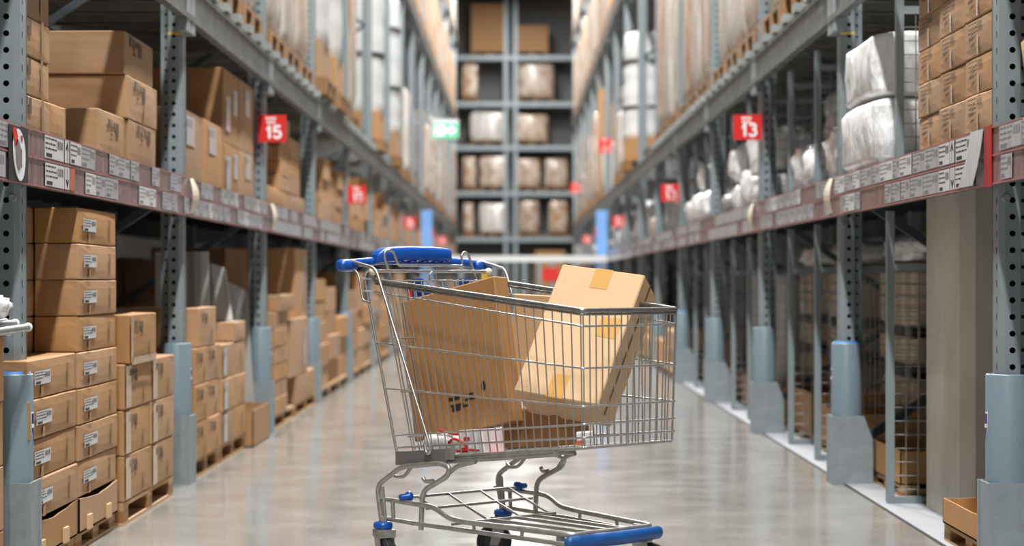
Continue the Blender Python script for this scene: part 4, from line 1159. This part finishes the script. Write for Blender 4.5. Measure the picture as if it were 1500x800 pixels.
# front bumper
b = MB(); rings = []
for v, r in [(-.205, .006), (-.2, .016), (-.188, .021), (0, .022), (.188, .021), (.2, .016), (.205, .006)]:
    rings.append([(.888 - .02 * (v / .2) ** 2 + r * .8 * math.cos(a), v, .193 + r * math.sin(a)) for a in [2 * PI * j / 16 for j in range(16)]])
b.loft(rings); b.build('bumper', 'blue_bumper', cart)
b = MB(); b.tube([(.862, -.188, .205), (.872, -.19, .185)], .012, 10); b.build('bumper_fitting', 'zinc', cart)
# casters
def caster(u, v, wd, r, zr, ring=True):
    e = link('caster', None, cart, (u, v, 0), wd + CA)       # wd: world rolling direction, wheel trails towards -x
    if ring:
        b = MB(); b.lathe([(.012, zr - .014), (.029, zr - .013), (.0335, zr - .005), (.0325, zr + .006), (.025, zr + .012), (.012, zr + .012)], n=24); b.build('blue_collar', 'blue_plastic', e)
    b = MB(); b.lathe([(.014, .145), (.014, zr + .03)], n=16)
    cxw = -.032; b.box(-.046, .026, -.028, .028, 2 * r + .003, zr - .012)
    for sg in (-1, 1): b.prism([(-.03, zr - .016), (.022, zr - .016), (cxw + .016, r - .012), (cxw - .014, r - .012)], 1, sg * .024, sg * .028)
    b.tube([(cxw, -.029, r), (cxw, .029, r)], .007, 10); b.build('fork', 'zinc', e)
    b = MB(); prof = []
    for h, rr in [(-.02, r * .55), (-.02, r * .88), (-.014, r), (-.008, r), (-.0065, r - .004), (-.005, r), (-.001, r), (0, r - .004), (.001, r), (.005, r), (.0065, r - .004), (.008, r), (.014, r), (.02, r * .88), (.02, r * .55)]:
        prof.append((rr, h))
    b.lathe(prof, (cxw, 0, r), 36, axis=1, smooth=False)
    w = b.build('wheel', 'rubber', e)
    b = MB(); b.lathe([(.001, -.0205), (r * .42, -.0215), (r * .6, -.019), (r * .6, .019), (r * .42, .0215), (.001, .0205)], (cxw, 0, r), 24, axis=1); b.build('hub', 'rubber_grey', e)
caster(0, -.265, math.radians(116), .0625, .166)
caster(0, .265, math.radians(-4), .0625, .166)
caster(.80, .165, math.radians(172), .078, .185, ring=False)
caster(.80, -.165, math.radians(150), .078, .185, ring=False)

# ------------------------------------------------------------------ what lies in the cart
def posed(name, t, rv, dims, m, soft=True):
    me = carton_mesh(dims[0], dims[1], dims[2], m, soft=False)
    me = me.copy(); me.name = name
    for v in me.vertices: v.co.z -= (dims[2] - 0) / 2
    o = link(name, me); w = Vector(rv); o.rotation_mode = 'QUATERNION'
    o.rotation_quaternion = Quaternion(w.normalized(), w.length); o.location = t; return o
def local_quad(o, p, u, v, m, name, mi=None):
    b = MB(); b.quad(p, u, v); return b.build(name, m, o)
P = posed('carton', (-.187, 6.255, .726), (-.1288, -.1747, -.7289), (.452, .068, .49), 'card_brown')
tag(P, 'large flat brown carton standing in the rear of the shopping cart', 'carton', 'cartons in the shopping cart')
b = MB(); y = -.0355
for (x, z, w, h) in [(-.04, -.135, .05, .012), (-.035, -.155, .06, .006), (-.03, -.172, .04, .016), (.035, -.145, .045, .007), (.045, -.13, .03, .008), (.015, -.165, .03, .008)]: b.quad((x, y, z), (w, 0, 0), (0, 0, h))
b.build('printed_mark', 'ink', P); b = MB()
b.add([(.125 + .011 * math.cos(2 * PI * j / 14), y, -.108 + .016 * math.sin(2 * PI * j / 14)) for j in range(14)], [tuple(range(14))])
b.build('printed_dot', 'ink', P)
k = 1.015
Q = posed('carton', (.229 * k, 5.933 * k, 1 + (.793 - 1) * k), (-.5185, .2511, -.4185), (.295 * k, .151 * k, .48 * k), 'card_light')
tag(Q, 'pale taped carton tilted against the front of the shopping cart', 'carton', 'cartons in the shopping cart')
hx, hy, hz = .295 * k / 2, .151 * k / 2, .48 * k / 2
def tape_piece(*boxes):
    b = MB()
    for q in boxes: b.box(*q)
    b.build('tape', 'tape_gold', Q)
e = .0009
tape_piece((-.025, .037, -hy - e, -hy, hz - .075, hz + e), (-.025, .037, -hy - e, -hy + .05, hz, hz + e))
tape_piece((.055, .130, -hy - e, -hy, -.005, .07))
tape_piece((-.035, .023, -hy - e, -hy, -hz - e, -hz + .085), (-.035, .023, -hy - e, -hy + .05, -hz - e, -hz))
b = MB(); b.quad((hx + .0008, -hy * .2, -hz), (0, .012, 0), (0, 0, 2 * hz)); b.quad((-hx, -hy + .003, hz + .0008), (2 * hx, 0, 0), (0, .004, 0)); b.build('flap_seam', 'card_edge', Q)
def incart(u, v, z): return CO + Vector((u * math.cos(CA) + v * math.sin(CA), -u * math.sin(CA) + v * math.cos(CA), z))
Rb = link('carton', carton_mesh(.30, .09, .355, 'card_light', soft=False)); Rb.location = incart(.40, .12, .592); Rb.rotation_euler = (-.06, .03, -CA)
tag(Rb, 'pale carton wedged between the other two cartons in the cart', 'carton', 'cartons in the shopping cart')
Sb = link('carton', carton_mesh(.28, .14, .13, 'card_brown', soft=False)); Sb.location = incart(.47, .065, .448); Sb.rotation_euler = (0, -.10, -CA)
tag(Sb, 'low brown carton lying on the cart floor under the pale carton', 'carton', 'cartons in the shopping cart')
def incart_blob(dims, seed, u, v, z, m, name, label, cat, amp=.12, power=3.5, tilt=-.1):
    o = blob(dims, seed, amp, power).build(name, m); o.location = incart(u, v, z); o.rotation_euler = (0, tilt, -CA); return tag(o, label, cat)
incart_blob((.20, .17, .075), 71, .20, -.11, .412, 'pack_white', 'plastic_bag', 'white crumpled plastic bag at the rear of the cart floor', 'plastic bag')
wp = link('printed_packet', carton_mesh(.12, .10, .085, 'pack_white', soft=False)); wp.location = incart(.385, -.14, .425); wp.rotation_euler = (0, -.1, -CA)
tag(wp, 'white packet with red print beside the brown cartons in cart', 'packet')
b = MB(); b.box(-.05, -.012, -.0515, -.0505, .012, .028); b.box(-.03, .0, -.0515, -.0505, .05, .062); b.build('red_print', 'red_pack', wp)
b = MB()
b.tube([(-.08, -.07, .075), (-.03, -.085, .068), (.03, -.08, .055), (.06, -.075, .06)], .005, 6, bend=.02)
b.tube([(.0, -.09, .03), (.03, -.092, .045), (.07, -.09, .03), (.10, -.088, .012)], .005, 6, bend=.02)
b.tube([(.04, -.09, .0), (.10, -.09, .004), (.16, -.088, .0)], .004, 6, bend=.02)
o = b.build('red_strap', 'red_pack'); o.location = incart(.27, -.10, .43); o.rotation_euler = (0, -.1, -CA); tag(o, 'loose red strap lying over the white bag in the cart', 'strap')
b = MB(); b.box(-.13, .13, -.03, .03, 0, .008); o = b.build('red_folder', 'red_pack'); o.location = incart(.45, -.13, .430); o.rotation_euler = (0, -.10, -CA); tag(o, 'thin red flat pack beside the low brown carton in cart', 'flat pack')
o = link('small_packet', carton_mesh(.036, .045, .045, 'pack_white', soft=False)); o.location = incart(.87, -.125, .487); o.rotation_euler = (0, -.1, -CA + .2); tag(o, 'small white and orange packet near the cart front', 'packet')
b = MB(); b.box(-.0185, .0185, -.0240, -.0224, .004, .018); b.build('orange_band', 'orange_pack', o)

# ------------------------------------------------------------------ light
wd = bpy.data.worlds.new('world'); SC.world = wd; wd.use_nodes = True
wd.node_tree.nodes['Background'].inputs['Color'].default_value = (.75, .85, 1.0, 1); wd.node_tree.nodes['Background'].inputs['Strength'].default_value = .06
def lamp(x, y, z, e, sx, sy, col=(1, .985, .96)):
    l = bpy.data.lights.new('aisle_lamp', 'AREA'); l.shape = 'RECTANGLE'; l.size = sx; l.size_y = sy; l.energy = e; l.color = col
    o = bpy.data.objects.new('aisle_lamp', l); COL.objects.link(o); o.location = (x, y, z); return o
for i in range(11):
    y = -5.5 + 6 * i
    lamp(CX, y if i < 10 else 52.5, 9.7, 900 if i < 10 else 300, .30, 2.0)  # last one is a weaker fill added to brighten the end rack

# ------------------------------------------------------------------ camera
cd = bpy.data.cameras.new('camera'); cam = bpy.data.objects.new('camera', cd); COL.objects.link(cam)
cam.location = (0, 0, 1.0); cam.rotation_euler = (PI / 2, 0, 0)
cd.sensor_width = 36; cd.sensor_fit = 'HORIZONTAL'; cd.lens = 36 * FPX / 1500
cd.shift_x = -5 / 1500; cd.shift_y = 10 / 1500
cd.clip_start = .05; cd.clip_end = 200
cd.dof.use_dof = True; cd.dof.focus_distance = 6.15; cd.dof.aperture_fstop = 2.3
SC.camera = cam
SC.view_settings.view_transform = 'Standard'; SC.view_settings.look = 'None'; SC.view_settings.gamma = 1
SC.view_settings.exposure = 0.0
try: SC.view_settings.use_curve_mapping = False
except Exception: pass
